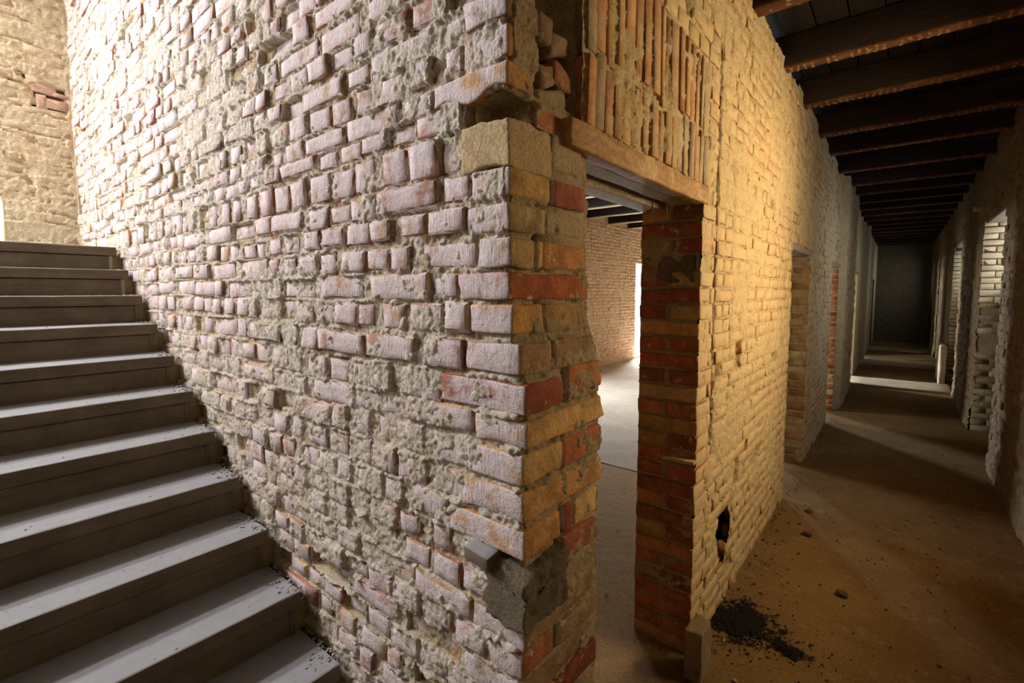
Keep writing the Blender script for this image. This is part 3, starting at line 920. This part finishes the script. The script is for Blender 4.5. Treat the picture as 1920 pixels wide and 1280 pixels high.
# far jambs of the next doorways
for di, (a, b, zt) in enumerate(DOORS[1:4]):
    frj = Frame((0, b, 0), (1, 0, 0), (0, -1, 0))
    rj = random.Random(60+di)
    pal = [[TAN, BROWN, (0.40, 0.27, 0.13), (0.36, 0.20, 0.10)], [(0.52, 0.19, 0.06), (0.46, 0.15, 0.05), ORANGE], [ORANGE, BROWN]][di]
    jb = lay([c for c in cf if c[1] < zt], lambda z, k: [(-0.288, 0.0)], rj, pal, kinds=['s', 'h'], dstd=0.005, seed=di)
    jm = MB(); jm.box(-0.289, -0.01, b+0.006, b+0.06, 0, zt)
    obj('jamb_mortar', jm.mesh('jamb_mortar', M['mortar_far']), wall_corr2)
    if di < 2:
        for k, bb in enumerate(jb):
            V, Q = brick_front(bb['s1']-bb['s0'], bb['z1']-bb['z0'], 0.03, 0.005, 2, 1, 3000+di*100+k)
            W = frj.w(V[:, 0]+bb['s0'], V[:, 1]+bb['z0'], V[:, 2]+bb['d']); c = W.mean(0)
            if di == 0:
                obj('brick', mesh_np('brick', W-c, frj.q(Q), M['brick_raw'], bb['col']), wall_corr2, c)
            else:
                if k == 0: sm_ = MB()
                sm_.add(W, frj.q(Q), bb['col'])
        if di == 1:
            o = obj('jamb_bricks', sm_.mesh('jamb_bricks', M['brick_raw'], True), wall_corr2); o['kind'] = 'stuff'
    # plank over the door
    v, q = rbox(0.29, b-a+0.2, 0.05, 0.006, 90+di, 2, 6, 1, 0.003, 8)
    o = obj('door_lintel', mesh_np('door_lintel', v, q, M['wood_grey']), wall_corr2, (-0.142, (a+b)/2, zt-0.02))

# ------------------------------------------------------------------ lintel over the first doorway
lin = bpy.data.objects.new('door_lintel', None); COL.objects.link(lin); lin.location = (-0.14, 0.81, 2.16)
tag(lin, 'weathered timber lintel of three planks over the near doorway, nails hanging from it', 'lintel')
def lpart(name, x0, x1, y0, y1, z0, z1, m, seed, rough=0.004, chip=0.05):
    v, q = rbox(x1-x0, y1-y0, z1-z0, 0.006, seed, 3, 18, 3, rough, 9, chip)
    return obj(name, mesh_np(name, v, q, m), lin, ((x0+x1)/2+0.14, (y0+y1)/2-0.81, (z0+z1)/2-2.16))
lpart('plank', -0.045, 0.010, 0.225, 1.385, 2.128, 2.205, M['lintel'], 91, 0.006, 0.08)
lpart('plank', -0.140, -0.048, 0.25, 1.38, 2.135, 2.20, M['lintel_pale'], 92)
lpart('plank', -0.285, -0.185, 0.25, 1.38, 2.120, 2.19, M['lintel_pale'], 93)
for (x, y) in ((-0.165, 1.17), (-0.125, 1.23)):
    n = MB(); n.box(-0.002, 0.002, -0.002, 0.002, -0.045, 0.03)
    o = obj('nail', n.mesh('nail', M['iron']), lin, (x+0.14, y-0.81, 2.13-2.16))
# dark strip standing in for the shaded black gap between the planks
n = MB(); n.box(-0.19, -0.13, 0.25, 1.38, 2.185, 2.22)
obj('packing', n.mesh('packing', M['joist']), lin, (0.14, -0.81, -2.16))

# ------------------------------------------------------------------ right wall of the corridor
FR_RIGHT = Frame((X_RIGHT, 0, 0), (0, 1, 0), (-1, 0, 0))
HW, ZR, ZS = 0.83, 2.62, 1.78
rng = random.Random(71)
def in_recess(S, Z):
    m = np.zeros(S.shape, bool)
    for yc in WIN_Y: m |= (np.abs(S-yc) < HW) & (Z < ZR)
    return m
def spans_r(z, k):
    if z > ZR: return [(3.9, 9.95)]
    return [(3.9, WIN_Y[1]-HW), (WIN_Y[1]+HW, 9.95)]
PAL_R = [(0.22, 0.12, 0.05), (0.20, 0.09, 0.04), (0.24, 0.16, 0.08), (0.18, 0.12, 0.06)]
brt = lay(cf, spans_r, rng, PAL_R, kinds=['h', 's', 'm'], dstd=0.005, drop=0.06, seed=31)
sa = np.concatenate([np.arange(-3.3, 3.9, 0.08), np.arange(3.9, 9.97, 0.016), np.arange(9.97, 20.75, 0.05)])
za = np.arange(-0.02, 3.45, 0.014)
S, Z, h, f1, f2, f3 = heights(sa, za, brt, 1100, joint=-0.006, rough=0.020, film=0.15, filmthr=0.12, ledge=0.004)
h += 0.012*fbm(S*5, Z*5, 3, 77)+0.02*sstep(0.35, 0.0, Z)
keep = ~in_recess((S[:-1, :-1]+S[1:, 1:])/2, (Z[:-1, :-1]+Z[1:, 1:])/2)
Vv, Qq = sheet(FR_RIGHT, S, Z, h, keep)
mb = MB(); mb.add(Vv, Qq)
ys = [-3.5]+[e for yc in WIN_Y for e in (yc-HW, yc+HW)]+[20.8]
for i in range(0, len(ys), 2):
    mb.box(X_RIGHT+0.022, X_RIGHT+0.5, ys[i], ys[i+1], 0, 3.45)
for yc in WIN_Y:
    mb.box(X_RIGHT+0.022, X_RIGHT+0.5, yc-HW, yc+HW, ZR, 3.45)
    mb.box(X_RIGHT+0.25, X_RIGHT+0.5, yc-HW, yc+HW, 0, ZS)
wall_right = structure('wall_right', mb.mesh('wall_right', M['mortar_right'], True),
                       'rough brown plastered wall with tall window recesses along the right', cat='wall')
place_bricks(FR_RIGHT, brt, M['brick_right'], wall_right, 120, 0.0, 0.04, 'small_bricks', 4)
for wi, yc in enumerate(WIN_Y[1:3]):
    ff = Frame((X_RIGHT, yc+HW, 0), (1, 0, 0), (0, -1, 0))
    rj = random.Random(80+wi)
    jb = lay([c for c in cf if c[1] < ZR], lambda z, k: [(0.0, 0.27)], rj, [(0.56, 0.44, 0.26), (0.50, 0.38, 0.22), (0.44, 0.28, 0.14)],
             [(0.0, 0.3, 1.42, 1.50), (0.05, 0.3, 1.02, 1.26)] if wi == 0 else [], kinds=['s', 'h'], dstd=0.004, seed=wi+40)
    rb = MB()
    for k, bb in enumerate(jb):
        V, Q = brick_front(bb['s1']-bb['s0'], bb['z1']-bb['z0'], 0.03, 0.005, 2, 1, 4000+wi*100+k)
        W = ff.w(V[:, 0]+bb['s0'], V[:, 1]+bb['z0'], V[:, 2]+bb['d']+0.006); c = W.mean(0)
        if wi == 0: obj('brick', mesh_np('brick', W-c, ff.q(Q), M['brick_reveal' if bb['z0'] > 1.55 else 'brick_raw'], tuple(x*(1 if bb['z0'] > 1.55 else 0.55) for x in bb['col'])), wall_right, c)  # lower bricks darker: the window light's fade downwards is put into the colour
        else: rb.add(W, ff.q(Q), bb['col'])
    jm = MB(); jm.box(X_RIGHT+0.012, X_RIGHT+0.5, yc+HW+0.004, yc+HW+0.03, 0, ZR)
    obj('reveal_mortar', jm.mesh('reveal_mortar', M['mortar_raw']), wall_right)
    if wi: obj('reveal_bricks', rb.mesh('reveal_bricks', M['brick_reveal'], True), wall_right)['kind'] = 'stuff'
    v, q = rbox(0.26, 2*HW+0.1, 0.06, 0.008, 95+wi, 2, 6, 1, 0.005, 7)
    obj('window_lintel', mesh_np('window_lintel', v, q, M['wood_grey']), wall_right, (X_RIGHT+0.16, yc, ZR-0.02))

# a pale low stub of masonry by the right wall and a small fitting high up
v, q = rbox(0.10, 0.85, 0.74, 0.012, 97, 3, 5, 5, 0.010, 6, 0.1)
o = obj('masonry_stub', mesh_np('masonry_stub', v, q, M['threshold']), None, (X_RIGHT-0.085, 11.45, 0.375))
tag(o, 'low pale stub of masonry against the right wall past the first floor strip', 'masonry')
v, q = rbox(0.09, 0.12, 0.07, 0.012, 98, 2, 2, 2, 0.012, 20, 0.2)
o = obj('wall_bracket', mesh_np('wall_bracket', v, q, M['stone_pale']), None, (X_RIGHT-0.03, 7.75, 2.80))
tag(o, 'small pale fitting sticking out high on the right wall beside the window recess', 'bracket')

# ------------------------------------------------------------------ end of the corridor, walls behind and round the room
FR_FAR = Frame((0, Y_FAR, 0), (1, 0, 0), (0, -1, 0))
sa = np.arange(-0.3, 1.6, 0.03); za = np.arange(0, 3.5, 0.03)
S, Z, h, f1, f2, f3 = heights(sa, za, [], 1300, joint=0, rough=0.01)
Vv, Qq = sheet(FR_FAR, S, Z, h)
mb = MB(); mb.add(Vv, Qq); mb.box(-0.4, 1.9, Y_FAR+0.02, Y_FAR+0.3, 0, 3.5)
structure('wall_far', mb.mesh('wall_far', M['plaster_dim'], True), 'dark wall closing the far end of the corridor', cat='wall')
mb = MB()
for a_ in ((-4.95, 1.95, 0, 2.88), (-4.95, 1.95, 3.72, 6.1), (-4.95, -3.72, 2.88, 3.72), (-2.88, 1.95, 2.88, 3.72)):
    mb.box(a_[0], a_[1], Y_OUT-0.2, Y_OUT, a_[2], a_[3])  # the gap left here is cut for the added side fill lamp
structure('wall_outer', mb.mesh('wall_outer', M['plaster_dim']), 'outer wall of the stairs', cat='wall')
mb = MB(); mb.box(0.0, 0.25, Y_OUT, -0.02, 3.5, 6.1); mb.box(-4.95, 0.25, 0.36, 0.5, 3.4, 6.1); mb.box(-0.13, 0.25, 0.0, .4, 3.42, 6.1)
structure('wall_upper', mb.mesh('wall_upper', M['plaster_dim']), 'wall above the corridor opening beside the stairs', cat='wall')

# room beyond the doorway: its outer wall with a tall opening
FR_ROOM = Frame((-4.6, 0, 0), (0, 1, 0), (1, 0, 0))
ROOM_WIN = [(5.35, 6.65), (10.72, 12.1), (14.9, 16.3), (18.7, 20.1)]
ROOM_Z = (0.05, 2.47)
def in_rw(S, Z):
    m = np.zeros(S.shape, bool)
    for a, b in ROOM_WIN: m |= (S > a) & (S < b) & (Z > ROOM_Z[0]) & (Z < ROOM_Z[1])
    return m
rng = random.Random(90)
brm = lay(cf, lambda z, k: [(7.6, 10.72)] if z < 2.48 else [(7.6, 11.6)], rng, [(0.52, 0.32, 0.19), (0.48, 0.26, 0.14), (0.54, 0.38, 0.25)], kinds=['h', 's', 'm'], dstd=0.003, seed=55)
sa = np.concatenate([np.arange(0, 7.6, 0.1), np.arange(7.6, 10.72, 0.025), np.arange(10.72, 20.8, 0.1)])
za = np.arange(-0.02, 3.5, 0.016)
S, Z, h, f1, f2, f3 = heights(sa, za, brm, 1500, joint=-0.007, rough=0.006, film=0.05, filmthr=0.2)
keep = ~in_rw((S[:-1, :-1]+S[1:, 1:])/2, (Z[:-1, :-1]+Z[1:, 1:])/2)
Vv, Qq = sheet(FR_ROOM, S, Z, h, keep)
mb = MB(); mb.add(Vv, Qq)
e = [-0.0]+[x for ab in ROOM_WIN for x in ab]+[20.8]
for i in range(0, len(e), 2): mb.box(-4.95, -4.62, e[i], e[i+1], 0, 3.5)
for a, b in ROOM_WIN: mb.box(-4.95, -4.62, a, b, ROOM_Z[1], 3.5); mb.box(-4.95, -4.62, a, b, 0, ROOM_Z[0])
mb.box(-4.95, -0.2, 20.7, 20.9, 0, 3.5); mb.box(-4.7, -0.2, 16.7, 16.95, 0, 3.5)  # second box: unseen partition added to keep room light off the far wall
wall_room = structure('wall_room', mb.mesh('wall_room', M['mortar_room'], True), 'pale orange brick wall with a bright opening, across the room through the doorway', cat='wall')
place_bricks(FR_ROOM, brm, M['brick_room'], wall_room, 60, 0.0, 0.03, 'small_bricks', 6)

# ------------------------------------------------------------------ wall at the head of the stairs
FR_END = Frame((X_END, 0, 0), (0, 1, 0), (1, 0, 0))
rng = random.Random(95)
ce = [(1.98+0.0765*k, 1.98+0.0765*k+0.064) for k in range(50)]
EWIN = (-1.30, -0.437, 2.06, 2.475)
POCKET = (-0.235, -0.02, 3.17, 3.375)
bend = lay(ce, lambda z, k: [(-1.6, -0.005)] if z > EWIN[3] else [(EWIN[1]+0.005, -0.005)], rng, [(0.50, 0.32, 0.18), (0.52, 0.36, 0.22), (0.46, 0.26, 0.13)],
           [POCKET], kinds=['s', 'h', 's'], dstd=0.002, seed=61)
for b in bend: b['d'] -= 0.003
bend = [b for b in bend if b['z1'] < 4.6]
sa = np.concatenate([np.arange(-3.3, -1.0, 0.03), np.arange(-1.0, 0.060, 0.009)])
za = np.arange(1.9, 5.95, 0.011)
S, Z, h, f1, f2, f3 = heights(sa, za, bend, 1700, joint=-0.002, rough=0.0028, film=0.85, filmthr=0.05, ledge=0.001, under=-0.004)
h += 0.002*f2
def crack(S, Z, pts, wd):
    d = np.full(S.shape, 9.0)
    Zw = Z+0.02*f2+0.008*f1
    for (a, b), (c, e_) in zip(pts[:-1], pts[1:]):
        L2 = (c-a)**2+(e_-b)**2
        t = np.clip(((S-a)*(c-a)+(Zw-b)*(e_-b))/L2, 0, 1)
        d = np.minimum(d, np.hypot(S-(a+t*(c-a)), Zw-(b+t*(e_-b))))
    return sstep(wd, wd*0.35, d)
for pts, wd, dp in (([(-0.9, 3.72), (-0.3, 3.68), (-0.02, 3.62)], 0.008, .016), ([(-0.8, 3.55), (-0.35, 3.36), (-0.2, 3.33)], 0.014, .03),
                    ([(-0.30, 3.42), (-0.1, 3.37), (-0.03, 3.32)], 0.016, .035), ([(-0.5, 3.22), (-0.25, 3.17), (-0.03, 3.13)], 0.007, .014),
                    ([(-0.9, 3.02), (-0.4, 3.0), (-0.05, 2.97)], 0.008, .014), ([(-0.45, 2.98), (-0.15, 2.9)], 0.006, .014),
                    ([(-0.4, 2.80), (-0.28, 2.71)], 0.016, .014), ([(-0.36, 2.68), (-0.27, 2.60), (-0.26, 2.52)], 0.022, .014),
                    ([(-0.2, 2.57), (-0.03, 2.53)], 0.01, .02), ([(-0.9, 2.50), (-0.5, 2.53), (-0.25, 2.5)], 0.006, .012), ([(-0.15, 2.38), (-0.02, 2.35)], 0.014, .018),
                    ([(-0.18, 2.30), (-0.05, 2.28)], 0.01, .016), ([(-0.7, 3.86), (-0.2, 3.83)], 0.007, .014)):
    h -= dp*crack(S, Z, pts, wd)
pm = sstep(POCKET[0], POCKET[0]+.03, S+.02*f2)*sstep(POCKET[1], POCKET[1]-.03, S+.02*f2)*sstep(POCKET[2], POCKET[2]+.02, Z+.02*f2)*sstep(POCKET[3], POCKET[3]-.02, Z+.02*f2)
h -= 0.075*pm
keep = ~((S > EWIN[0]) & (S < EWIN[1]) & (Z > EWIN[2]) & (Z < EWIN[3]))[:-1, :-1] & ~((S > -2.78) & (S < -1.42) & (Z > 4.0) & (Z < 4.68))[:-1, :-1]
Vv, Qq = sheet(FR_END, S, Z, h, keep)
mb = MB(); mb.add(Vv, Qq)
xa, xb = X_END-0.32, X_END-0.085
UW = (-2.78, -1.42, 4.0, 4.68)          # tall landing window above the frame
mb.box(xa, xb, -3.6, UW[0], 0, 6); mb.box(xa, xb, UW[1], EWIN[0], 0, 6); mb.box(xa, xb, UW[0], UW[1], 0, UW[2]); mb.box(xa, xb, UW[0], UW[1], UW[3], 6); mb.box(xa, xb, EWIN[1], 0.02, 0, 6); mb.box(xa, xb, EWIN[0], EWIN[1], EWIN[3], 6); mb.box(xa, xb, EWIN[0], EWIN[1], 0, EWIN[2])
mb.box(xb, X_END-0.012, EWIN[1], EWIN[1]+0.02, EWIN[2], EWIN[3]); mb.box(xb, X_END-0.012, EWIN[0], EWIN[1], EWIN[3], EWIN[3]+.02)
wall_back = structure('wall_back', mb.mesh('wall_back', M['plaster_end'], True), 'yellowish plastered wall at the head of the stairs, cracked, with a few bare bricks', cat='wall')
place_bricks(FR_END, bend, M['brick_end'], wall_back, 150, 0.0, 0.03, 'small_bricks', 7)
for (y, z, dy, dz, a) in ((-0.165, 3.335, 0.16, 0.062, -0.06), (-0.175, 3.235, 0.062, 0.115, 0.04), (-0.085, 3.235, 0.13, 0.075, -0.03), (-0.06, 3.315, 0.10, 0.03, -.1)):
    v, q = rbox(0.09, dy, dz, 0.006, int(-y*1000), 2, 3, 3, 0.003, 18, 0.05)
    R = Matrix.Rotation(a, 3, 'X')
    obj('brick', mesh_np('brick', v @ np.array(R).T, q, M['brick_raw'], (0.58, 0.38, 0.26)), wall_back, (X_END-0.045, y, z))

# ------------------------------------------------------------------ stairs
stairs = bpy.data.objects.new('staircase', None); COL.objects.link(stairs); stairs.location = (-2.0, -1.2, 0)
tag(stairs, 'dusty concrete flight of stairs rising along the whitewashed brick wall', 'stairs')
SL = np.array([-2.0, -1.2, 0.0])
Y0, Y1 = Y_OUT+0.01, -0.012
def stair_part(name, V, Q, m, parent, off=None, smooth=False):
    V = np.asarray(V, float)
    return obj(name, mesh_np(name, V, Q, m, None, smooth), parent)
rt = random.Random(3)
def wavy_bar(x0, x1, y0, y1, z0, z1, seed, bev=0.006, seg=40, amp=0.0022):
    """A long bar along y with softened, slightly worn edges."""
    prof = [(x0, z0), (x1-bev*0.4, z0), (x1, z0+bev*0.4), (x1, z1-bev), (x1-bev*0.35, z1-bev*0.3), (x1-bev, z1), (x0, z1)]
    ya = np.linspace(y0, y1, seg+1)
    V = []; n = len(prof)
    for k, y in enumerate(ya):
        for j, (px, pz) in enumerate(prof):
            dx = amp*float(fbm(np.array(y*9), np.array(j*0.4+seed*3.1), 3, seed)) if j in (1, 2, 3, 4, 5) else 0
            dz = amp*0.7*float(fbm(np.array(y*9+30), np.array(j*0.4+seed*3.1), 3, seed)) if j in (3, 4, 5) else 0
            V.append((px+dx, y, pz+dz))
    Q = []
    for k in range(seg):
        for j in range(n):
            a = k*n+j; b = k*n+(j+1) % n
            Q.append((a, b, b+n, a+n))
    V = np.array(V); m0 = len(V)
    V = np.concatenate([V, [[(x0+x1)/2, y0, (z0+z1)/2], [(x0+x1)/2, y1, (z0+z1)/2]]])
    for j in range(n):
        Q.append((j, m0, m0, m0)) if False else None
        a, b = j, (j+1) % n
        Q.append((b, a, m0, m0)); Q.append((a+seg*n, b+seg*n, m0+1, m0+1))
    return V, np.array(Q)[:, ::-1] if False else np.array(Q)
n_steps = 13
for k in range(n_steps):
    zt = Z_LAND-RISE*k; xn = X_LAND+RUN*k
    back = xn-RUN-0.06 if k else X_END+0.012
    # riser body, set back a little under the nosing band
    v, q = wavy_bar(back, xn-0.011, Y0, -0.068, zt-RISE-0.02, zt-0.062, 200+k, 0.004)
    st = stair_part('step', v-SL, q, M['concrete'], stairs)
    v, q = wavy_bar(back, xn, Y0, -0.030, zt-0.058, zt, 230+k, 0.008)
    stair_part('tread', v-SL, q, M['concrete'], st)
    # upright fillet at the wall end and the set-back filling behind it
    v, q = rbox(0.03, 0.020, RISE-0.055, 0.004, 260+k, 1, 1, 3, 0.003, 20)
    e_ = stair_part('end_fillet', v+np.array([xn-0.022, -0.060, zt-0.058-(RISE-0.055)/2])-SL, q, M['stone_pale'] if k < 2 else M['concrete'], st, smooth=True)
    v, q = rbox(0.10, 0.085, RISE-0.045, 0.006, 280+k, 2, 2, 3, 0.006, 12)
    stair_part('filling', v+np.array([xn-0.078, -0.026, zt-0.055-(RISE-0.045)/2])-SL, q, M['mortar_raw'], st, smooth=True)
# ------------------------------------------------------------------ joists
def joist(x0, x1, yb, zb, seed, lath=True, hgt=0.22, wd=0.105, under='batten'):
    r = bpy.data.objects.new('ceiling_joist', None); COL.objects.link(r)
    r.location = ((x0+x1)/2, yb-wd/2, zb)
    L = x1-x0
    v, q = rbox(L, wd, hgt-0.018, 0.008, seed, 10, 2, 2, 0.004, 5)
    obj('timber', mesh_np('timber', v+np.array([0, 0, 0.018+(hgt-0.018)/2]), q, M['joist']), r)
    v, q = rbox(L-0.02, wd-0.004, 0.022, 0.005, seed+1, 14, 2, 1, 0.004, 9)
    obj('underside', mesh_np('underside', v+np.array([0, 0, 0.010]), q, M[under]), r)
    if lath:
        mb = MB(); rg = random.Random(seed)
        n = int(L/0.045)
        for i in range(n):
            if rg.random() < 0.12: continue
            x = -L/2+0.05+(L-0.1)*i/n
            for yy in (-0.032, 0.002, 0.032):
                if rg.random() < 0.25: continue
                d = rg.uniform(0.006, 0.011); ln = rg.uniform(0.010, 0.022)
                X, Y = x+rg.uniform(-.006, .006), yy+rg.uniform(-.008, .008)
                mb.box(X-d, X+d, Y-ln*.7, Y+ln*.7, -rg.uniform(0.002, 0.005), 0.004)
        o = obj('lath_remains', mb.mesh('lath_remains', M['lath']), r); o['kind'] = 'stuff'
    return r
def copy_thing(r, loc):
    c = r.copy(); COL.objects.link(c); c.location = loc
    for ch_ in r.children:
        d = ch_.copy(); COL.objects.link(d); d.parent = c
    return c
ORD = ['first', 'second', 'third', 'fourth', 'fifth', 'sixth', 'seventh', 'eighth', 'ninth', 'tenth', 'eleventh', 'twelfth', 'thirteenth', 'fourteenth', 'fifteenth', 'sixteenth', 'seventeenth', 'eighteenth', 'nineteenth', 'twentieth']
G = 'timber joists under the corridor ceiling'
base = {}
ybs = [2.19, 3.085, 3.965, 4.945, 5.77, 6.84, 7.89, 8.74]+[9.65+0.92*i for i in range(12)]
for i, yb in enumerate(ybs):
    if i < 4 or i == 4:
        r = joist(-0.06, 1.50, yb, H_JOIST, 400+i*3, True)
        if i == 4: base['j'] = r
    else:
        src = base['j']
        r = copy_thing(src, (src.location.x, yb-0.0525, H_JOIST))
    lab = 'dark timber ceiling joist across the corridor, %s from the near end' % ORD[i]
    tag(r, lab, 'joist', G)
for i, yb in enumerate([4.3, 5.25, 6.2, 7.2, 8.2, 9.3, 10.3, 11.2, 12.2]):
    if i == 0:
        r = joist(-4.60, -0.25, yb, H_JOIST, 480, False, under='lintel_pale'); base['r'] = r  # pale underside puts light bounced off the floor into the colour
    else:
        r = copy_thing(base['r'], (base['r'].location.x, yb-0.0525, H_JOIST))
    tag(r, 'dark room joist with pale underside seen through the doorway, %s from the near side' % ORD[i], 'joist', 'joists of the room beyond the doorway')

# ------------------------------------------------------------------ soot, stones, debris
v, q = rbox(0.075, 0.15, 0.25, 0.005, 990, 5, 6, 10, 0.006, 24, 0.10)
fs = obj('foot_stone', mesh_np('foot_stone', v, q, mortar_mat('foot_plaster', (0.36, 0.26, 0.14), (0.30, 0.21, 0.11))), None, (0.060, 1.262, 0.115))
tag(fs, 'low pale stone at the foot of the near door jamb with a small red mark', 'stone')
mk = MB()
for zc in (-0.006, 0.011):
    for a in range(10):
        t0, t1 = a*0.6283, (a+1)*0.6283
        r0, r1 = 0.0045, 0.0090
        P_ = [(0.020+r*math.cos(t), -0.0830, zc-0.06+r*math.sin(t)) for r, t in ((r0, t0), (r1, t0), (r1, t1), (r0, t1))]
        mk.quad(*P_)
o = obj('red_mark', mk.mesh('red_mark', plain('red_paint', (0.30, 0.03, 0.02))), fs)

rg = np.random.RandomState(8)
def chips(n, fn, smin, smax, seed):
    """Many small angular chips scattered by fn(i) -> (x, y, z)."""
    rs = np.random.RandomState(seed); mb = MB()
    T = np.array([(1, 0, 0), (-1, 0, 0), (0, 1, 0), (0, -1, 0), (0, 0, 1), (0, 0, -1)], float)
    F = np.array([(0, 2, 4, 4), (2, 1, 4, 4), (1, 3, 4, 4), (3, 0, 4, 4), (2, 0, 5, 5), (1, 2, 5, 5), (3, 1, 5, 5), (0, 3, 5, 5)])
    for i in range(n):
        x, y, z = fn(rs)
        s = smin+(smax-smin)*rs.rand()**3
        A = np.linalg.qr(rs.randn(3, 3))[0]
        v = (T*rs.uniform(.55, 1.2, (6, 1))) @ A*s
        v[:, 2] *= 0.55
        v[:, 2] -= v[:, 2].min()
        mb.add(v+np.array([x, y, z-0.001]), F)
    return mb
# soot mound
xa = np.linspace(-0.02, 0.52, 150); ya = np.linspace(1.40, 2.0, 160)
X, Y = np.meshgrid(xa, ya, indexing='ij')
n1 = fbm(X*16, Y*16, 4, 5); n2 = fbm(X*95, Y*95, 3, 6, 0.8)
core = 1-np.hypot((X-0.13)/0.17, (Y-1.74)/0.17)
tail = 0.75-np.hypot((X-0.36)/0.13, (Y-1.66)/0.06)
mm = np.maximum(core, tail)+0.75*n1+0.95*n2
hgt = np.clip(np.maximum(core, tail)+0.4*n1, 0, 1)*0.024+0.010*n2*(mm > 0)
I = np.arange(X.size).reshape(X.shape)
Q = np.stack([I[:-1, :-1], I[1:, :-1], I[1:, 1:], I[:-1, 1:]], -1)
cm = (mm[:-1, :-1] > 0.16)
V = np.stack([X, Y, hgt+0.006], -1).reshape(-1, 3)
Qk = Q[cm]
mb = MB(); mb.add(V, Qk)
c_ = chips(900, lambda r: ((lambda a, d: (0.2+math.cos(a)*d*1.1, 1.70+math.sin(a)*d*.75, 0.004))(r.uniform(0, 6.28), abs(r.randn())*0.17)), 0.002, 0.008, 9)
mb.add(np.concatenate(c_.V), np.concatenate(c_.Q))
o = obj('soot_pile', mb.mesh('soot_pile', M['ash'], True))
tag(o, 'black pile of soot and ash on the corridor floor by the wall', 'soot', None, 'stuff')

def corr_pt(r):
    y = 0.9+9*r.rand()**1.6
    x = 0.02+1.4*r.rand()
    if r.rand() < 0.45: x = 0.02+0.22*r.rand()**2
    return x, y, 0.003
mb = chips(1900, corr_pt, 0.002, 0.013, 12)
tag(obj('debris', mb.mesh('debris', M['stone'])), 'dark crumbs of brick and mortar scattered over the corridor floor', 'debris', None, 'stuff')
mb = chips(260, lambda r: (-0.6+1.2*r.rand() if r.rand() < .4 else -1.8*r.rand(), 0.5+3.2*r.rand(), 0.003), 0.003, 0.013, 14)
tag(obj('debris', mb.mesh('debris', M['stone_pale'])), 'pale crumbs scattered on the floor inside the doorway', 'debris', None, 'stuff')
def tread_pt(r):
    k = r.randint(1, 12)
    y = -0.03-1.0*r.rand()**2.2
    return X_LAND+RUN*k-0.02-0.2*r.rand(), y, Z_LAND-RISE*k
def wallfoot_pt(r):
    k = r.randint(1, 12)
    return X_LAND+RUN*k-0.005-0.24*r.rand(), -0.012-0.045*abs(r.randn()), Z_LAND-RISE*k
m2_ = chips(1300, wallfoot_pt, 0.002, 0.010, 16)
mb = chips(700, tread_pt, 0.0015, 0.007, 15)
mb.add(np.concatenate(m2_.V), np.concatenate(m2_.Q))
tag(obj('debris', mb.mesh('debris', plain('grey_crumbs', (0.34, 0.31, 0.27), 0.95))), 'mortar crumbs lying on the stair treads', 'debris', None, 'stuff')
for (x, y, s, lab) in ((0.262, 3.02, 0.028, 'dark lump of stone on the corridor floor, nearer of the pair by the wall'),
                       (0.215, 3.45, 0.022, 'dark lump of stone on the corridor floor, farther of the pair by the wall'),
                       (0.52, 2.35, 0.026, 'dark flat stone alone in the middle of the corridor floor')):
    v, q = rbox(s*2, s*1.6, s*1.1, s*0.35, int(y*100), 3, 3, 2, s*0.3, 40, 0.25)
    o = obj('stone', mesh_np('stone', v, q, M['stone']), None, (x, y, s*0.5))
    tag(o, lab, 'stone', 'stones on the corridor floor')
